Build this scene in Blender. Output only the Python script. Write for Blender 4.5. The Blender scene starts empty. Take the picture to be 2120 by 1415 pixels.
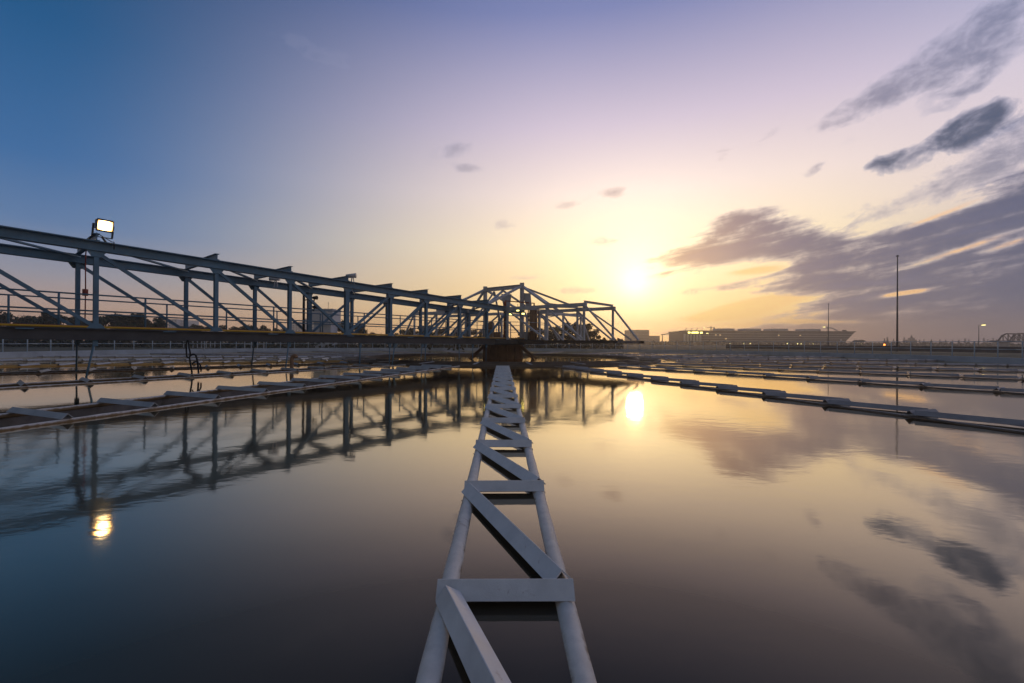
import bpy, math, random
from mathutils import Vector, Matrix
random.seed(7)
R = math.radians
S = bpy.context.scene
COL = S.collection

# ------------------------------------------------------------------ camera
EYE = 1.10
F = 16.0 / 36.0 * 2120            # focal length in photograph pixels
cam_d = bpy.data.cameras.new("camera"); cam = bpy.data.objects.new("camera", cam_d); COL.objects.link(cam)
cam_d.lens = 16.0; cam_d.sensor_width = 36.0; cam_d.clip_start = 0.05; cam_d.clip_end = 9000
CM = Matrix.Translation((0, 0, EYE)) @ Matrix.Rotation(R(90 + 0.152), 4, 'X') @ Matrix.Rotation(R(0.315), 4, 'Z')
cam.matrix_world = CM
S.camera = cam

def ray(px, py):
    v = Vector(((px - 1060) / F, -(py - 707.5) / F, -1.0))
    return CM.to_3x3() @ v
def P(px, py, Y):                   # the place at distance Y ahead that the photograph shows at px, py
    d = ray(px, py); k = Y / d.y
    return Vector((d.x * k, Y, EYE + d.z * k))
def azel(px, py):
    d = ray(px, py).normalized()
    return math.degrees(math.atan2(d.x, d.y)), math.degrees(math.asin(d.z))

# ------------------------------------------------------------------ world and sun
S.view_settings.view_transform = 'Standard'; S.view_settings.look = 'None'
S.view_settings.exposure = 0.10; S.view_settings.gamma = 1.0
S.render.engine = 'CYCLES'
S.cycles.use_denoising = True
S.cycles.max_bounces = 8; S.cycles.glossy_bounces = 4; S.cycles.diffuse_bounces = 3
S.cycles.transmission_bounces = 4; S.cycles.volume_bounces = 1; S.cycles.transparent_max_bounces = 6
S.cycles.sample_clamp_indirect = 6.0
SUN_AZ, SUN_EL = azel(1315, 585)

def lin(c):
    return tuple(((v / 255) / 12.92 if v <= 10 else (((v / 255) + 0.055) / 1.055) ** 2.4) for v in c) + (1.0,)

class G:                            # a node graph that can be written as arithmetic
    def __init__(s, tree): s.t = tree
    def n(s, typ, **kw):
        o = s.t.nodes.new(typ)
        for k, v in kw.items(): setattr(o, k, v)
        return o
    def put(s, sock, v):
        if isinstance(v, bpy.types.NodeSocket): s.t.links.new(v, sock)
        else: sock.default_value = v
    def m(s, op, a, b=0.0, c=0.0, clamp=False):
        o = s.n('ShaderNodeMath', operation=op, use_clamp=clamp)
        s.put(o.inputs[0], a); s.put(o.inputs[1], b)
        if op in ('MULTIPLY_ADD', 'COMPARE', 'SMOOTH_MIN', 'SMOOTH_MAX'): s.put(o.inputs[2], c)
        return o.outputs[0]
    def add(s, *a):
        r = a[0]
        for b in a[1:]: r = s.m('ADD', r, b)
        return r
    def mul(s, *a):
        r = a[0]
        for b in a[1:]: r = s.m('MULTIPLY', r, b)
        return r
    def sub(s, a, b): return s.m('SUBTRACT', a, b)
    def mr(s, v, a, b, c=0.0, d=1.0, smooth=True):
        o = s.n('ShaderNodeMapRange', interpolation_type='SMOOTHSTEP' if smooth else 'LINEAR', clamp=True)
        for i, x in enumerate((v, a, b, c, d)): s.put(o.inputs[i], x)
        return o.outputs[0]
    def ramp(s, v, pts, interp='LINEAR'):
        o = s.n('ShaderNodeValToRGB'); cr = o.color_ramp; cr.interpolation = interp
        while len(cr.elements) < len(pts): cr.elements.new(0.5)
        for e, (p, c) in zip(cr.elements, pts): e.position = p; e.color = c if len(c) == 4 else tuple(c) + (1,)
        s.put(o.inputs[0], v); return o.outputs[0]
    def mix(s, f, a, b, blend='MIX'):
        o = s.n('ShaderNodeMix', data_type='RGBA', blend_type=blend, clamp_factor=True)
        s.put(o.inputs[0], f); s.put(o.inputs[6], a); s.put(o.inputs[7], b); return o.outputs[2]
    def noise(s, vec, scale, detail=4.0, rough=0.5, dist=0.0):
        o = s.n('ShaderNodeTexNoise'); 
        if vec is not None: s.put(o.inputs['Vector'], vec)
        o.inputs['Scale'].default_value = scale; o.inputs['Detail'].default_value = detail
        o.inputs['Roughness'].default_value = rough; o.inputs['Distortion'].default_value = dist
        return o.outputs[0]
    def xyz(s, x, y, z=0.0):
        o = s.n('ShaderNodeCombineXYZ')
        for i, v in enumerate((x, y, z)): s.put(o.inputs[i], v)
        return o.outputs[0]

W = bpy.data.worlds.new("World"); S.world = W; W.use_nodes = True
W.node_tree.nodes.clear(); g = G(W.node_tree)
tc = g.n('ShaderNodeTexCoord'); sp = g.n('ShaderNodeSeparateXYZ'); g.put(sp.inputs[0], tc.outputs['Generated'])
x, y, z = sp.outputs
DEG = 180 / math.pi
az = g.mul(g.m('ARCTAN2', x, y), DEG)
el = g.mul(g.m('ARCSINE', z), DEG)
elp = g.m('MAXIMUM', el, 0.0)
sd = (math.sin(R(SUN_AZ)) * math.cos(R(SUN_EL)), math.cos(R(SUN_AZ)) * math.cos(R(SUN_EL)), math.sin(R(SUN_EL)))
cosg = g.add(g.mul(x, sd[0]), g.mul(y, sd[1]), g.mul(z, sd[2]))
gam = g.mul(g.m('ARCCOSINE', g.m('MINIMUM', cosg, 0.99999)), DEG)      # degrees from the sun
daz = g.sub(az, SUN_AZ)
e90 = g.mul(elp, 1 / 90.0)
sky_far = g.ramp(e90, [(0.0, lin((196, 146, 118))), (0.03, lin((190, 158, 140))), (0.065, lin((148, 146, 158))), (0.115, lin((92, 121, 162))),
                       (0.178, lin((58, 103, 154))), (0.294, lin((30, 84, 132))), (0.42, lin((20, 64, 108))), (1.0, lin((60, 80, 108)))])
sky_sun = g.ramp(e90, [(0.0, lin((246, 188, 112))), (0.05, lin((251, 212, 144))), (0.13, lin((252, 230, 192))), (0.20, lin((239, 220, 212))),
                       (0.28, lin((204, 190, 208))), (0.40, lin((122, 130, 176))), (0.55, lin((52, 88, 142))), (1.0, lin((60, 80, 108)))])
sky_right = g.ramp(e90, [(0.0, lin((116, 106, 114))), (0.08, lin((146, 136, 150))), (0.16, lin((212, 196, 204))), (0.25, lin((205, 196, 212))),
                         (0.36, lin((128, 142, 184))), (0.6, lin((56, 90, 140))), (1.0, lin((60, 80, 108)))])
left_f = g.mr(daz, -62.0, -6.0)
right_f = g.mr(daz, 14.0, 44.0)
back_f = g.mr(g.m('ABSOLUTE', daz), 75.0, 125.0)
sky = g.mix(left_f, sky_far, sky_sun)
sky = g.mix(right_f, sky, sky_right)
sky_back = g.ramp(e90, [(0.0, lin((112, 101, 98))), (0.15, lin((106, 103, 106))), (0.5, lin((84, 93, 108))), (1.0, lin((60, 80, 108)))])
sky = g.mix(back_f, sky, sky_back)
# aureole of the veiled sun
def glow(width, col, amp):
    f = g.mul(g.m('EXPONENT', g.mul(g.m('POWER', g.mul(gam, 1 / width), 2.0), -1.0)), amp)
    return g.mix(1.0, (0, 0, 0, 1), g.xyz(*[g.mul(f, c) for c in col]), 'ADD')
glows = g.mix(1.0, glow(4.2, (1.0, 0.92, 0.76), 0.36), glow(11.0, (1.0, 0.84, 0.56), 0.34), 'ADD')
glows = g.mix(1.0, glows, glow(17.0, (1.0, 0.62, 0.34), 0.07), 'ADD')
sky = g.mix(1.0, sky, glows, 'ADD')
# clouds: streaked noise on a flat layer, gathered where the photograph has its banks
zz = g.add(g.m('MAXIMUM', z, 0.0), 0.10)
qx = g.m('DIVIDE', x, zz); qy = g.m('DIVIDE', y, zz)
da = R(-24)
ca = g.add(g.mul(qx, math.sin(da)), g.mul(qy, math.cos(da)))
cb = g.add(g.mul(qx, math.cos(da)), g.mul(qy, -math.sin(da)))
def blob(px, py, rx, ry, rot, amp):
    a0, e0 = azel(px, py); a1, _ = azel(px + 10, py); _, e1 = azel(px, py - 10)
    kx = abs(a1 - a0) / 10; ky = abs(e1 - e0) / 10
    dx = g.mul(g.sub(az, a0), 1 / kx); dy = g.mul(g.sub(el, e0), 1 / ky)
    c, s_ = math.cos(R(rot)), math.sin(R(rot))
    u = g.mul(g.add(g.mul(dx, c), g.mul(dy, s_)), 1 / rx)
    v = g.mul(g.add(g.mul(dx, -s_), g.mul(dy, c)), 1 / ry)
    d = g.add(g.mul(u, u), g.mul(v, v))
    return g.mul(g.m('EXPONENT', g.mul(d, -1.0)), amp)
bank = g.add(blob(1480, 520, 115, 32, 10, 0.95), blob(1545, 472, 58, 36, 0, 0.9), blob(1690, 520, 130, 42, -3, 0.9), blob(1880, 500, 200, 34, 12, 0.7), blob(2060, 470, 180, 55, 14, 0.8),
             blob(1850, 570, 250, 45, 4, 0.9), blob(2110, 590, 240, 80, 0, 0.9), blob(1700, 610, 150, 20, 3, 0.65), blob(1980, 660, 330, 60, 0, 0.95), blob(1800, 690, 330, 34, 0, 0.8), blob(2000, 560, 300, 70, 6, 0.5), blob(2060, 400, 130, 22, 14, 0.45),
             blob(1480, 600, 70, 10, 4, 0.35), blob(1470, 690, 120, 10, 0, 0.35))
gaps = g.add(blob(1570, 632, 115, 17, 9, 1.0), blob(1490, 655, 90, 10, 4, 0.7), blob(1872, 607, 62, 6, 5, 1.0), blob(1990, 517, 130, 8, 13, 0.6), blob(1690, 667, 90, 5, -1, 0.8), blob(1570, 560, 70, 9, 4, 0.7), blob(2090, 505, 60, 8, 12, 0.5), blob(1960, 440, 120, 9, 14, 0.5))
puffs = g.add(blob(2035, 246, 74, 38, 8, 1.05), blob(1980, 285, 80, 28, 18, 0.85), blob(1870, 322, 100, 22, 16, 0.7), blob(1800, 345, 50, 9, 15, 0.3))
wisps = g.add(blob(1900, 145, 165, 50, 28, 0.72), blob(1770, 222, 100, 24, 20, 0.62), blob(2050, 70, 130, 52, 30, 0.80), blob(2010, 185, 110, 26, 25, 0.55), blob(1960, 385, 220, 44, 13, 0.62), blob(2090, 310, 90, 46, 14, 0.60),
              blob(1265, 402, 40, 11, 6, 0.66), blob(1175, 424, 28, 9, 6, 0.56), blob(1250, 500, 46, 10, 5, 0.54), blob(960, 348, 42, 9, 0, 0.58), blob(940, 310, 60, 20, 20, 0.38), blob(775, 388, 34, 6, 0, 0.40),
              blob(650, 352, 34, 9, -12, 0.42), blob(1045, 465, 24, 12, 0, 0.54), blob(660, 110, 90, 24, -8, 0.40), blob(1510, 315, 130, 26, 10, 0.42), blob(1690, 350, 40, 10, 25, 0.32),
              blob(1190, 600, 50, 9, 0, 0.56), blob(640, 476, 26, 5, 0, 0.36), blob(1100, 575, 60, 7, 0, 0.28))
# f1: the layer's own texture in perspective; f2: billows
wv = g.n('ShaderNodeTexNoise'); g.put(wv.inputs['Vector'], g.xyz(ca, cb, 5.0)); wv.inputs['Scale'].default_value = 1.1; wv.inputs['Detail'].default_value = 3.0
wx_ = g.mul(g.sub(wv.outputs[0], 0.5), 0.7)
f1 = g.mul(g.sub(g.noise(g.xyz(g.add(g.mul(ca, 0.62), wx_), g.add(g.mul(cb, 1.25), wx_), 3.1), 1.9, 14.0, 0.63, 0.0), 0.5), 4.2)
f2 = g.mul(g.sub(g.noise(g.xyz(g.mul(az, 0.20), g.mul(g.sub(el, g.mul(az, 0.20)), 0.34), 1.7), 1.6, 13.0, 0.66, 0.15), 0.5), 4.2)
f3 = g.mul(g.sub(g.noise(g.xyz(g.mul(az, 0.045), g.mul(g.sub(el, g.mul(az, 0.15)), 0.50), 7.3), 1.5, 12.0, 0.62, 0.1), 0.5), 4.2)
f4 = g.mul(g.sub(g.noise(g.xyz(g.mul(az, 0.30), g.mul(g.sub(el, g.mul(az, 0.10)), 0.42), 4.4), 1.3, 13.0, 0.60, 0.3), 0.5), 4.2)
def gate(mask): return g.mr(mask, 0.05, 0.28)
def thick(mask, k1, k2, k3, thr, k4=0.0): return g.m('MAXIMUM', g.mul(g.sub(g.add(mask, g.mul(f1, k1), g.mul(f2, k2), g.mul(f3, k3), g.mul(f4, k4)), thr), gate(mask)), 0.0)
def veil(t, k): return g.sub(1.0, g.m('EXPONENT', g.mul(t, -k)))
warm = g.m('EXPONENT', g.mul(g.m('POWER', g.mul(gam, 1 / 9.5), 2.0), -1.0))
warm2 = g.m('EXPONENT', g.mul(g.m('POWER', g.mul(gam, 1 / 19.0), 2.0), -1.0))
t_wisp = thick(wisps, 0.26, 0.34, 0.08, 0.26, 0.30)
t_puff = thick(g.m('MINIMUM', puffs, 1.0), 0.05, 0.20, 0.0, 0.30, 0.46)
t_bank = thick(g.sub(g.m('MINIMUM', g.mul(bank, 1.15), 0.88), g.mul(gaps, 1.2)), 0.16, 0.34, 0.46, 0.22)
lit = g.mr(g.add(g.mul(gaps, 1.0), g.mul(f3, 0.25)), 0.20, 0.65)
sky = g.mix(g.mul(lit, 0.8), sky, g.mix(warm2, lin((246, 190, 138)), lin((255, 216, 128))))
c_wisp = g.mix(g.mr(t_wisp, 0.0, 0.7), g.mix(warm2, lin((150, 154, 184)), lin((240, 206, 180))), g.mix(warm2, lin((96, 107, 140)), lin((200, 165, 152))))
sky = g.mix(g.mul(veil(t_wisp, 2.3), g.mr(az, -38.0, 30.0, 0.35, 0.95)), sky, c_wisp)
thin_c = g.mix(warm, g.mix(warm2, lin((150, 148, 170)), lin((222, 192, 186))), lin((255, 222, 168)))
body_c = g.mix(warm, g.mix(warm2, lin((76, 84, 114)), lin((150, 126, 134))), lin((222, 176, 138)))
c_bank = g.mix(g.mr(t_bank, 0.0, 0.62), thin_c, body_c)
c_bank = g.mix(g.mr(g.add(g.mul(f3, 0.5), g.mul(f1, 0.4)), 0.0, 0.7, 0.0, 0.35), c_bank, g.mix(warm2, lin((112, 114, 142)), lin((200, 170, 166))))
sky = g.mix(veil(t_bank, 4.5), sky, c_bank)
haze_low = g.mul(g.mr(el, 4.2, 0.8), g.mr(daz, 6.0, 24.0))
sky = g.mix(g.mul(haze_low, 0.9), sky, g.mix(warm2, lin((98, 95, 110)), lin((234, 176, 120))))
c_puff = g.mix(g.mr(t_puff, 0.05, 0.75), lin((128, 134, 164)), lin((58, 74, 104)))
sky = g.mix(veil(t_puff, 3.6), sky, c_puff)
core = glow(1.7, (1.0, 0.95, 0.84), 0.28)
sky = g.mix(1.0, sky, core, 'ADD')
ground_f = g.mr(el, -3.0, -0.5)
sky = g.mix(ground_f, lin((60, 52, 50)), sky)
nish = g.n('ShaderNodeTexSky'); nish.sky_type = 'NISHITA'; nish.sun_disc = False
nish.sun_elevation = R(SUN_EL); nish.sun_rotation = R(SUN_AZ)
bg1 = g.n('ShaderNodeBackground'); g.put(bg1.inputs[0], sky); bg1.inputs[1].default_value = 1.0
bg2 = g.n('ShaderNodeBackground'); g.put(bg2.inputs[0], nish.outputs[0]); bg2.inputs[1].default_value = 0.004
ad = g.n('ShaderNodeAddShader'); g.put(ad.inputs[0], bg1.outputs[0]); g.put(ad.inputs[1], bg2.outputs[0])
wo = g.n('ShaderNodeOutputWorld'); g.put(wo.inputs[0], ad.outputs[0])
W.cycles.sampling_method = 'MANUAL'; W.cycles.sample_map_resolution = 512

sun_d = bpy.data.lights.new("sun", 'SUN'); sun = bpy.data.objects.new("sun", sun_d); COL.objects.link(sun)
sun_d.energy = 0.05; sun_d.angle = R(2.0); sun_d.color = (1.0, 0.58, 0.26)
sun.rotation_euler = Vector(sd).to_track_quat('Z', 'Y').to_euler()

# ------------------------------------------------------------------ materials
def mat(name, col, rough=0.6, metal=0.0, var=0.12, scale=3.0, bump=0.0, bscale=30.0, stain=None, stain_amt=0.0, spec=0.4, sscale=5.0):
    m = bpy.data.materials.new(name); m.use_nodes = True; t = m.node_tree; q = G(t)
    b = t.nodes['Principled BSDF']
    o = q.n('ShaderNodeTexCoord').outputs['Object']
    gp = q.n('ShaderNodeNewGeometry').outputs['Position']
    nn = q.noise(gp, scale, 5.0, 0.6)
    lo = tuple(c * (1 - var * 1.6) for c in col) + (1,); hi = tuple(min(1, c * (1 + var)) for c in col) + (1,)
    c = q.ramp(nn, [(0.3, lo), (0.7, hi)])
    if stain:
        s2 = q.noise(gp, sscale, 7.0, 0.7, 0.6)
        c = q.mix(q.mr(s2, 0.72 - stain_amt, 0.86 - stain_amt, 0, 0.85), c, tuple(stain) + (1,))
    q.put(b.inputs['Base Color'], c)
    q.put(b.inputs['Roughness'], q.mr(nn, 0.3, 0.7, max(0.05, rough - 0.1), min(1, rough + 0.1)))
    b.inputs['Metallic'].default_value = metal; b.inputs['Specular IOR Level'].default_value = spec
    if bump:
        bp = q.n('ShaderNodeBump'); bp.inputs['Strength'].default_value = bump; bp.inputs['Distance'].default_value = 0.01
        q.put(bp.inputs['Height'], q.noise(gp, bscale, 6.0, 0.65)); q.put(b.inputs['Normal'], bp.outputs[0])
    return m
def emit(name, col, strength):
    m = bpy.data.materials.new(name); m.use_nodes = True; b = m.node_tree.nodes['Principled BSDF']
    b.inputs['Base Color'].default_value = tuple(col) + (1,)
    b.inputs['Emission Color'].default_value = tuple(col) + (1,); b.inputs['Emission Strength'].default_value = strength
    return m
RUST = (0.20, 0.075, 0.025)
def waterline(m, z0, z1, col):       # a ragged tide mark of slime
    q = G(m.node_tree); b = m.node_tree.nodes['Principled BSDF']; src = b.inputs['Base Color'].links[0].from_socket
    gp = q.n('ShaderNodeNewGeometry').outputs['Position']; s_ = q.n('ShaderNodeSeparateXYZ'); q.put(s_.inputs[0], gp)
    zq = q.add(s_.outputs[2], q.mul(q.sub(q.noise(gp, 9.0, 6.0, 0.65), 0.5), -0.07))
    q.put(b.inputs['Base Color'], q.mix(q.mr(zq, z1, z0), src, tuple(col) + (1,))); return m
M_white = mat('white_paint', (0.72, 0.70, 0.67), 0.45, var=0.10, scale=6, bump=0.12, bscale=110, stain=RUST, stain_amt=0.10, sscale=9)
M_pipe = mat('weathered_white_pipe', (0.74, 0.67, 0.58), 0.62, var=0.14, scale=9, bump=0.28, bscale=30, stain=(0.24, 0.13, 0.07), stain_amt=0.13, sscale=5)
waterline(M_pipe, 0.008, 0.034, (0.20, 0.13, 0.06))
M_pipe2 = mat('dull_brown_pipe', (0.30, 0.26, 0.23), 0.55, var=0.2, scale=9, bump=0.4, bscale=26)
M_grey = mat('grey_paint', (0.40, 0.41, 0.41), 0.5, var=0.16, scale=3, bump=0.25, bscale=40, stain=RUST, stain_amt=0.02)
M_plate = mat('wet_trough_plate', (0.15, 0.135, 0.12), 0.6, var=0.25, scale=4, stain=(0.05, 0.05, 0.03), stain_amt=0.15)
M_ochre = mat('yellow_pipe_paint', (0.78, 0.40, 0.09), 0.5, var=0.15, scale=3)
M_steel = mat('blue_grey_steel_paint', (0.125, 0.235, 0.315), 0.5, var=0.16, scale=2, bump=0.2, bscale=30, stain=RUST, stain_amt=0.10, sscale=2.5)
M_steel2 = mat('pale_steel_paint', (0.56, 0.56, 0.56), 0.5, var=0.14, scale=2, stain=RUST, stain_amt=0.02, sscale=4)
M_dark = mat('dark_beam_paint', (0.075, 0.075, 0.075), 0.6, var=0.2, scale=2, stain=RUST, stain_amt=0.04, sscale=3)
M_brown = mat('rusty_brown_steel', (0.34, 0.20, 0.11), 0.7, var=0.25, scale=2, bump=0.3, bscale=18, stain=(0.07, 0.04, 0.03), stain_amt=0.1)
M_red = mat('red_oxide_paint', (0.32, 0.07, 0.025), 0.6, var=0.2, scale=3)
M_yellow = mat('yellow_tube', (0.75, 0.42, 0.03), 0.45, var=0.08, scale=4)
M_redtube = mat('red_tube', (0.34, 0.05, 0.03), 0.5, var=0.1, scale=4)
M_conc = mat('pale_concrete', (0.37, 0.43, 0.47), 0.8, var=0.14, scale=0.8, bump=0.3, bscale=14, stain=(0.16, 0.17, 0.15), stain_amt=0.12, sscale=0.9)
M_ring = mat('ring_concrete', (0.14, 0.115, 0.095), 0.75, var=0.2, scale=1.2, stain=(0.1, 0.09, 0.07), stain_amt=0.12, sscale=2)
M_rail = mat('rail_paint', (0.40, 0.50, 0.56), 0.5, var=0.1, scale=2)
M_rubber = mat('black_rubber', (0.012, 0.012, 0.012), 0.5, var=0.2)
M_black = mat('black_metal', (0.02, 0.02, 0.022), 0.5, var=0.2)
M_bark = mat('bark', (0.05, 0.038, 0.028), 0.9, var=0.3, scale=4)
M_leaf = mat('leaf', (0.045, 0.060, 0.022), 0.7, var=0.45, scale=0.9)
M_leaf2 = mat('dark_leaf', (0.030, 0.042, 0.020), 0.7, var=0.45, scale=0.9)
M_wall = mat('white_render', (0.55, 0.57, 0.60), 0.8, var=0.07, scale=0.5, stain=(0.32, 0.32, 0.32), stain_amt=0.08, sscale=0.6)
M_bldg = mat('grey_cladding', (0.055, 0.045, 0.042), 0.7, var=0.12, scale=0.05)
M_glass = mat('dark_glass', (0.03, 0.035, 0.04), 0.15, var=0.05)
M_pole = mat('pole_steel', (0.16, 0.16, 0.15), 0.55, var=0.12)
def lamp_glass():
    m = bpy.data.materials.new('flood_lamp_glass'); m.use_nodes = True; q = G(m.node_tree); b = m.node_tree.nodes['Principled BSDF']
    o = q.n('ShaderNodeTexCoord').outputs['Object']; v = q.n('ShaderNodeVectorMath', operation='LENGTH'); q.put(v.inputs[0], o)
    q.put(b.inputs['Emission Color'], q.ramp(q.mr(v.outputs['Value'], 0.02, 0.24), [(0.0, (1.0, 0.86, 0.55)), (0.5, (1.0, 0.68, 0.26)), (1.0, (1.0, 0.45, 0.10))]))
    q.put(b.inputs['Emission Strength'], q.mr(v.outputs['Value'], 0.03, 0.24, 26.0, 2.2)); return m
M_lampface = lamp_glass()
M_center_lamp = emit('yellow_lamp_glass', (1.0, 0.86, 0.22), 4.0)
M_street = emit('street_lamp_glass', (1.0, 0.85, 0.30), 4.0)
M_window = emit('lit_window', (1.0, 0.70, 0.30), 0.9)
M_orange = emit('orange_beacon', (1.0, 0.25, 0.04), 5.0)

def water_material():
    m = bpy.data.materials.new('murky_water'); m.use_nodes = True; t = m.node_tree; t.nodes.clear(); q = G(t)
    gp = q.n('ShaderNodeNewGeometry').outputs['Position']
    s = q.n('ShaderNodeSeparateXYZ'); q.put(s.inputs[0], gp)
    big = q.noise(gp, 0.16, 3.0, 0.5)
    w1 = q.noise(q.xyz(q.mul(s.outputs[0], 1.0), q.mul(s.outputs[1], 1.5), 0.0), 2.6, 3.0, 0.55, 0.4)
    w2 = q.noise(q.xyz(q.mul(s.outputs[0], 1.0), q.mul(s.outputs[1], 2.0), 4.0), 11.0, 2.0, 0.5, 0.2)
    amp = q.mr(big, 0.40, 0.70, 0.25, 1.0)
    h = q.mul(q.add(w1, q.mul(w2, 0.16)), amp)
    bp = q.n('ShaderNodeBump'); bp.inputs['Strength'].default_value = 1.0; bp.inputs['Distance'].default_value = 0.0028
    q.put(bp.inputs['Height'], h)
    silt = q.n('ShaderNodeBsdfDiffuse'); silt.inputs['Color'].default_value = (0.052, 0.041, 0.028, 1)
    skin = q.n('ShaderNodeBsdfGlossy'); skin.inputs['Color'].default_value = (1.0, 0.89, 0.70, 1)
    q.put(skin.inputs['Roughness'], q.mr(big, 0.35, 0.68, 0.035, 0.09)); q.put(skin.inputs['Normal'], bp.outputs[0])
    lw = q.n('ShaderNodeLayerWeight'); lw.inputs['Blend'].default_value = 0.5        # facing: 0 looking straight down, 1 along the surface
    fr = q.ramp(lw.outputs['Facing'], [(0.0, (.025,) * 3), (0.41, (.045,) * 3), (0.54, (.115,) * 3), (0.62, (.24,) * 3), (0.71, (.44,) * 3), (0.80, (.70,) * 3), (0.90, (.88,) * 3), (1.0, (.97,) * 3)])
    mx = q.n('ShaderNodeMixShader'); q.put(mx.inputs[0], fr); q.put(mx.inputs[1], silt.outputs[0]); q.put(mx.inputs[2], skin.outputs[0])
    o = q.n('ShaderNodeOutputMaterial'); q.put(o.inputs[0], mx.outputs[0])
    return m
M_water = water_material()

# ------------------------------------------------------------------ mesh helpers
class MB:
    def __init__(s): s.v = []; s.f = []; s.smooth = []
    def extrude(s, prof, p, q, up=(0, 0, 1), smooth=False, prof2=None):
        p = Vector(p); q = Vector(q); d = (q - p).normalized(); up = Vector(up)
        side = d.cross(up)
        if side.length < 1e-5: side = d.cross(Vector((0, 1, 0)))
        side.normalize(); u = side.cross(d)
        n = len(prof); b = len(s.v)
        for a, c in prof: s.v.append(p + side * a + u * c)
        for a, c in (prof2 or prof): s.v.append(q + side * a + u * c)
        for i in range(n):
            j = (i + 1) % n
            s.f.append((b + i, b + j, b + n + j, b + n + i)); s.smooth.append(smooth)
        s.f.append(tuple(b + i for i in reversed(range(n)))); s.smooth.append(False)
        s.f.append(tuple(b + n + i for i in range(n))); s.smooth.append(False)
        return s
    def beam(s, p, q, w, h, up=(0, 0, 1), c=(0, 0)):
        a, b = w / 2, h / 2; x, y = c
        return s.extrude([(x - a, y - b), (x + a, y - b), (x + a, y + b), (x - a, y + b)], p, q, up)
    def ibeam(s, p, q, w, h, tf=0.025, tw=0.02, up=(0, 0, 1)):
        a, b, t = w / 2, h / 2, tw / 2
        pr = [(-a, -b), (a, -b), (a, -b + tf), (t, -b + tf), (t, b - tf), (a, b - tf), (a, b), (-a, b), (-a, b - tf), (-t, b - tf), (-t, -b + tf), (-a, -b + tf)]
        return s.extrude(pr, p, q, up)
    def tube(s, p, q, r, n=10, r2=None):
        k = [(math.cos(2 * math.pi * i / n), math.sin(2 * math.pi * i / n)) for i in range(n)]
        return s.extrude([(r * a, r * b) for a, b in k], p, q, smooth=True, prof2=[((r2 or r) * a, (r2 or r) * b) for a, b in k])
    def path(s, pts, r, n=8):
        for a, b in zip(pts[:-1], pts[1:]): s.tube(a, b, r, n)
        return s
    def box(s, x0, x1, y0, y1, z0, z1):
        b = len(s.v)
        s.v += [Vector(c) for c in ((x0, y0, z0), (x1, y0, z0), (x1, y1, z0), (x0, y1, z0), (x0, y0, z1), (x1, y0, z1), (x1, y1, z1), (x0, y1, z1))]
        for f in ((0, 3, 2, 1), (4, 5, 6, 7), (0, 1, 5, 4), (1, 2, 6, 5), (2, 3, 7, 6), (3, 0, 4, 7)):
            s.f.append(tuple(b + i for i in f)); s.smooth.append(False)
        return s
    def angle_bar(s, p, q, fl=0.085, t=0.007):           # inverted angle iron, ridge on the line p-q
        c = fl / math.sqrt(2); e = t * math.sqrt(2); k = t / math.sqrt(2)
        b = 0.0045; pr = [(-c, -c), (-c + k, -c - k), (0, -e), (c - k, -c - k), (c, -c), (b, -b), (b * .4, -b * .15), (-b * .4, -b * .15), (-b, -b)]
        return s.extrude(pr, p, q)
    def poly(s, pts):
        b = len(s.v); s.v += [Vector(p) for p in pts]; s.f.append(tuple(range(b, b + len(pts)))); s.smooth.append(False); return s
    def ring(s, cx, cy, r0, r1, z0, z1, a0=0, a1=360, step=2.0, floor=True):
        n = max(2, int(round((a1 - a0) / step))); full = abs(a1 - a0 - 360) < 1e-6
        b = len(s.v); m = n if full else n + 1
        for i in range(m):
            a = R(a0 + (a1 - a0) * i / n); c, d = math.cos(a), math.sin(a)
            s.v += [Vector((cx + r0 * c, cy + r0 * d, z0)), Vector((cx + r1 * c, cy + r1 * d, z0)), Vector((cx + r1 * c, cy + r1 * d, z1)), Vector((cx + r0 * c, cy + r0 * d, z1))]
        for i in range(n):
            i0 = b + 4 * i; i1 = b + 4 * ((i + 1) % m)
            for j in range(4):
                k = (j + 1) % 4
                s.f.append((i0 + j, i1 + j, i1 + k, i0 + k)); s.smooth.append(False)
        if not full:
            s.f.append((b, b + 3, b + 2, b + 1)); e = b + 4 * n; s.f.append((e, e + 1, e + 2, e + 3)); s.smooth += [False, False]
        return s
    def mesh(s, name, m, origin=(0, 0, 0)):
        me = bpy.data.meshes.new(name); o = Vector(origin)
        me.from_pydata([tuple(v - o) for v in s.v], [], s.f); me.materials.append(m)
        me.polygons.foreach_set('use_smooth', s.smooth); me.update(); return me
    def build(s, name, m, parent=None, loc=(0, 0, 0)):
        # vertices are given in the parent's frame (or the world's); loc is where the origin goes
        o = bpy.data.objects.new(name, s.mesh(name, m, loc)); COL.objects.link(o); o.location = loc
        if parent: o.parent = parent
        return o
def tag(o, label, cat, group=None, kind=None):
    if label: o['label'] = label
    if cat: o['category'] = cat
    if group: o['group'] = group
    if kind: o['kind'] = kind
    return o
def empty(name, loc, label, cat, group=None, rz=0.0):
    o = bpy.data.objects.new(name, None); COL.objects.link(o); o.location = loc; o.rotation_euler = (0, 0, rz); o.empty_display_size = 0.3
    return tag(o, label, cat, group)
def inst(name, me, parent, loc=(0, 0, 0), rot=(0, 0, 0), scale=None):
    o = bpy.data.objects.new(name, me); COL.objects.link(o); o.location = loc; o.rotation_euler = rot
    if scale: o.scale = scale
    if parent: o.parent = parent
    return o
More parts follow.
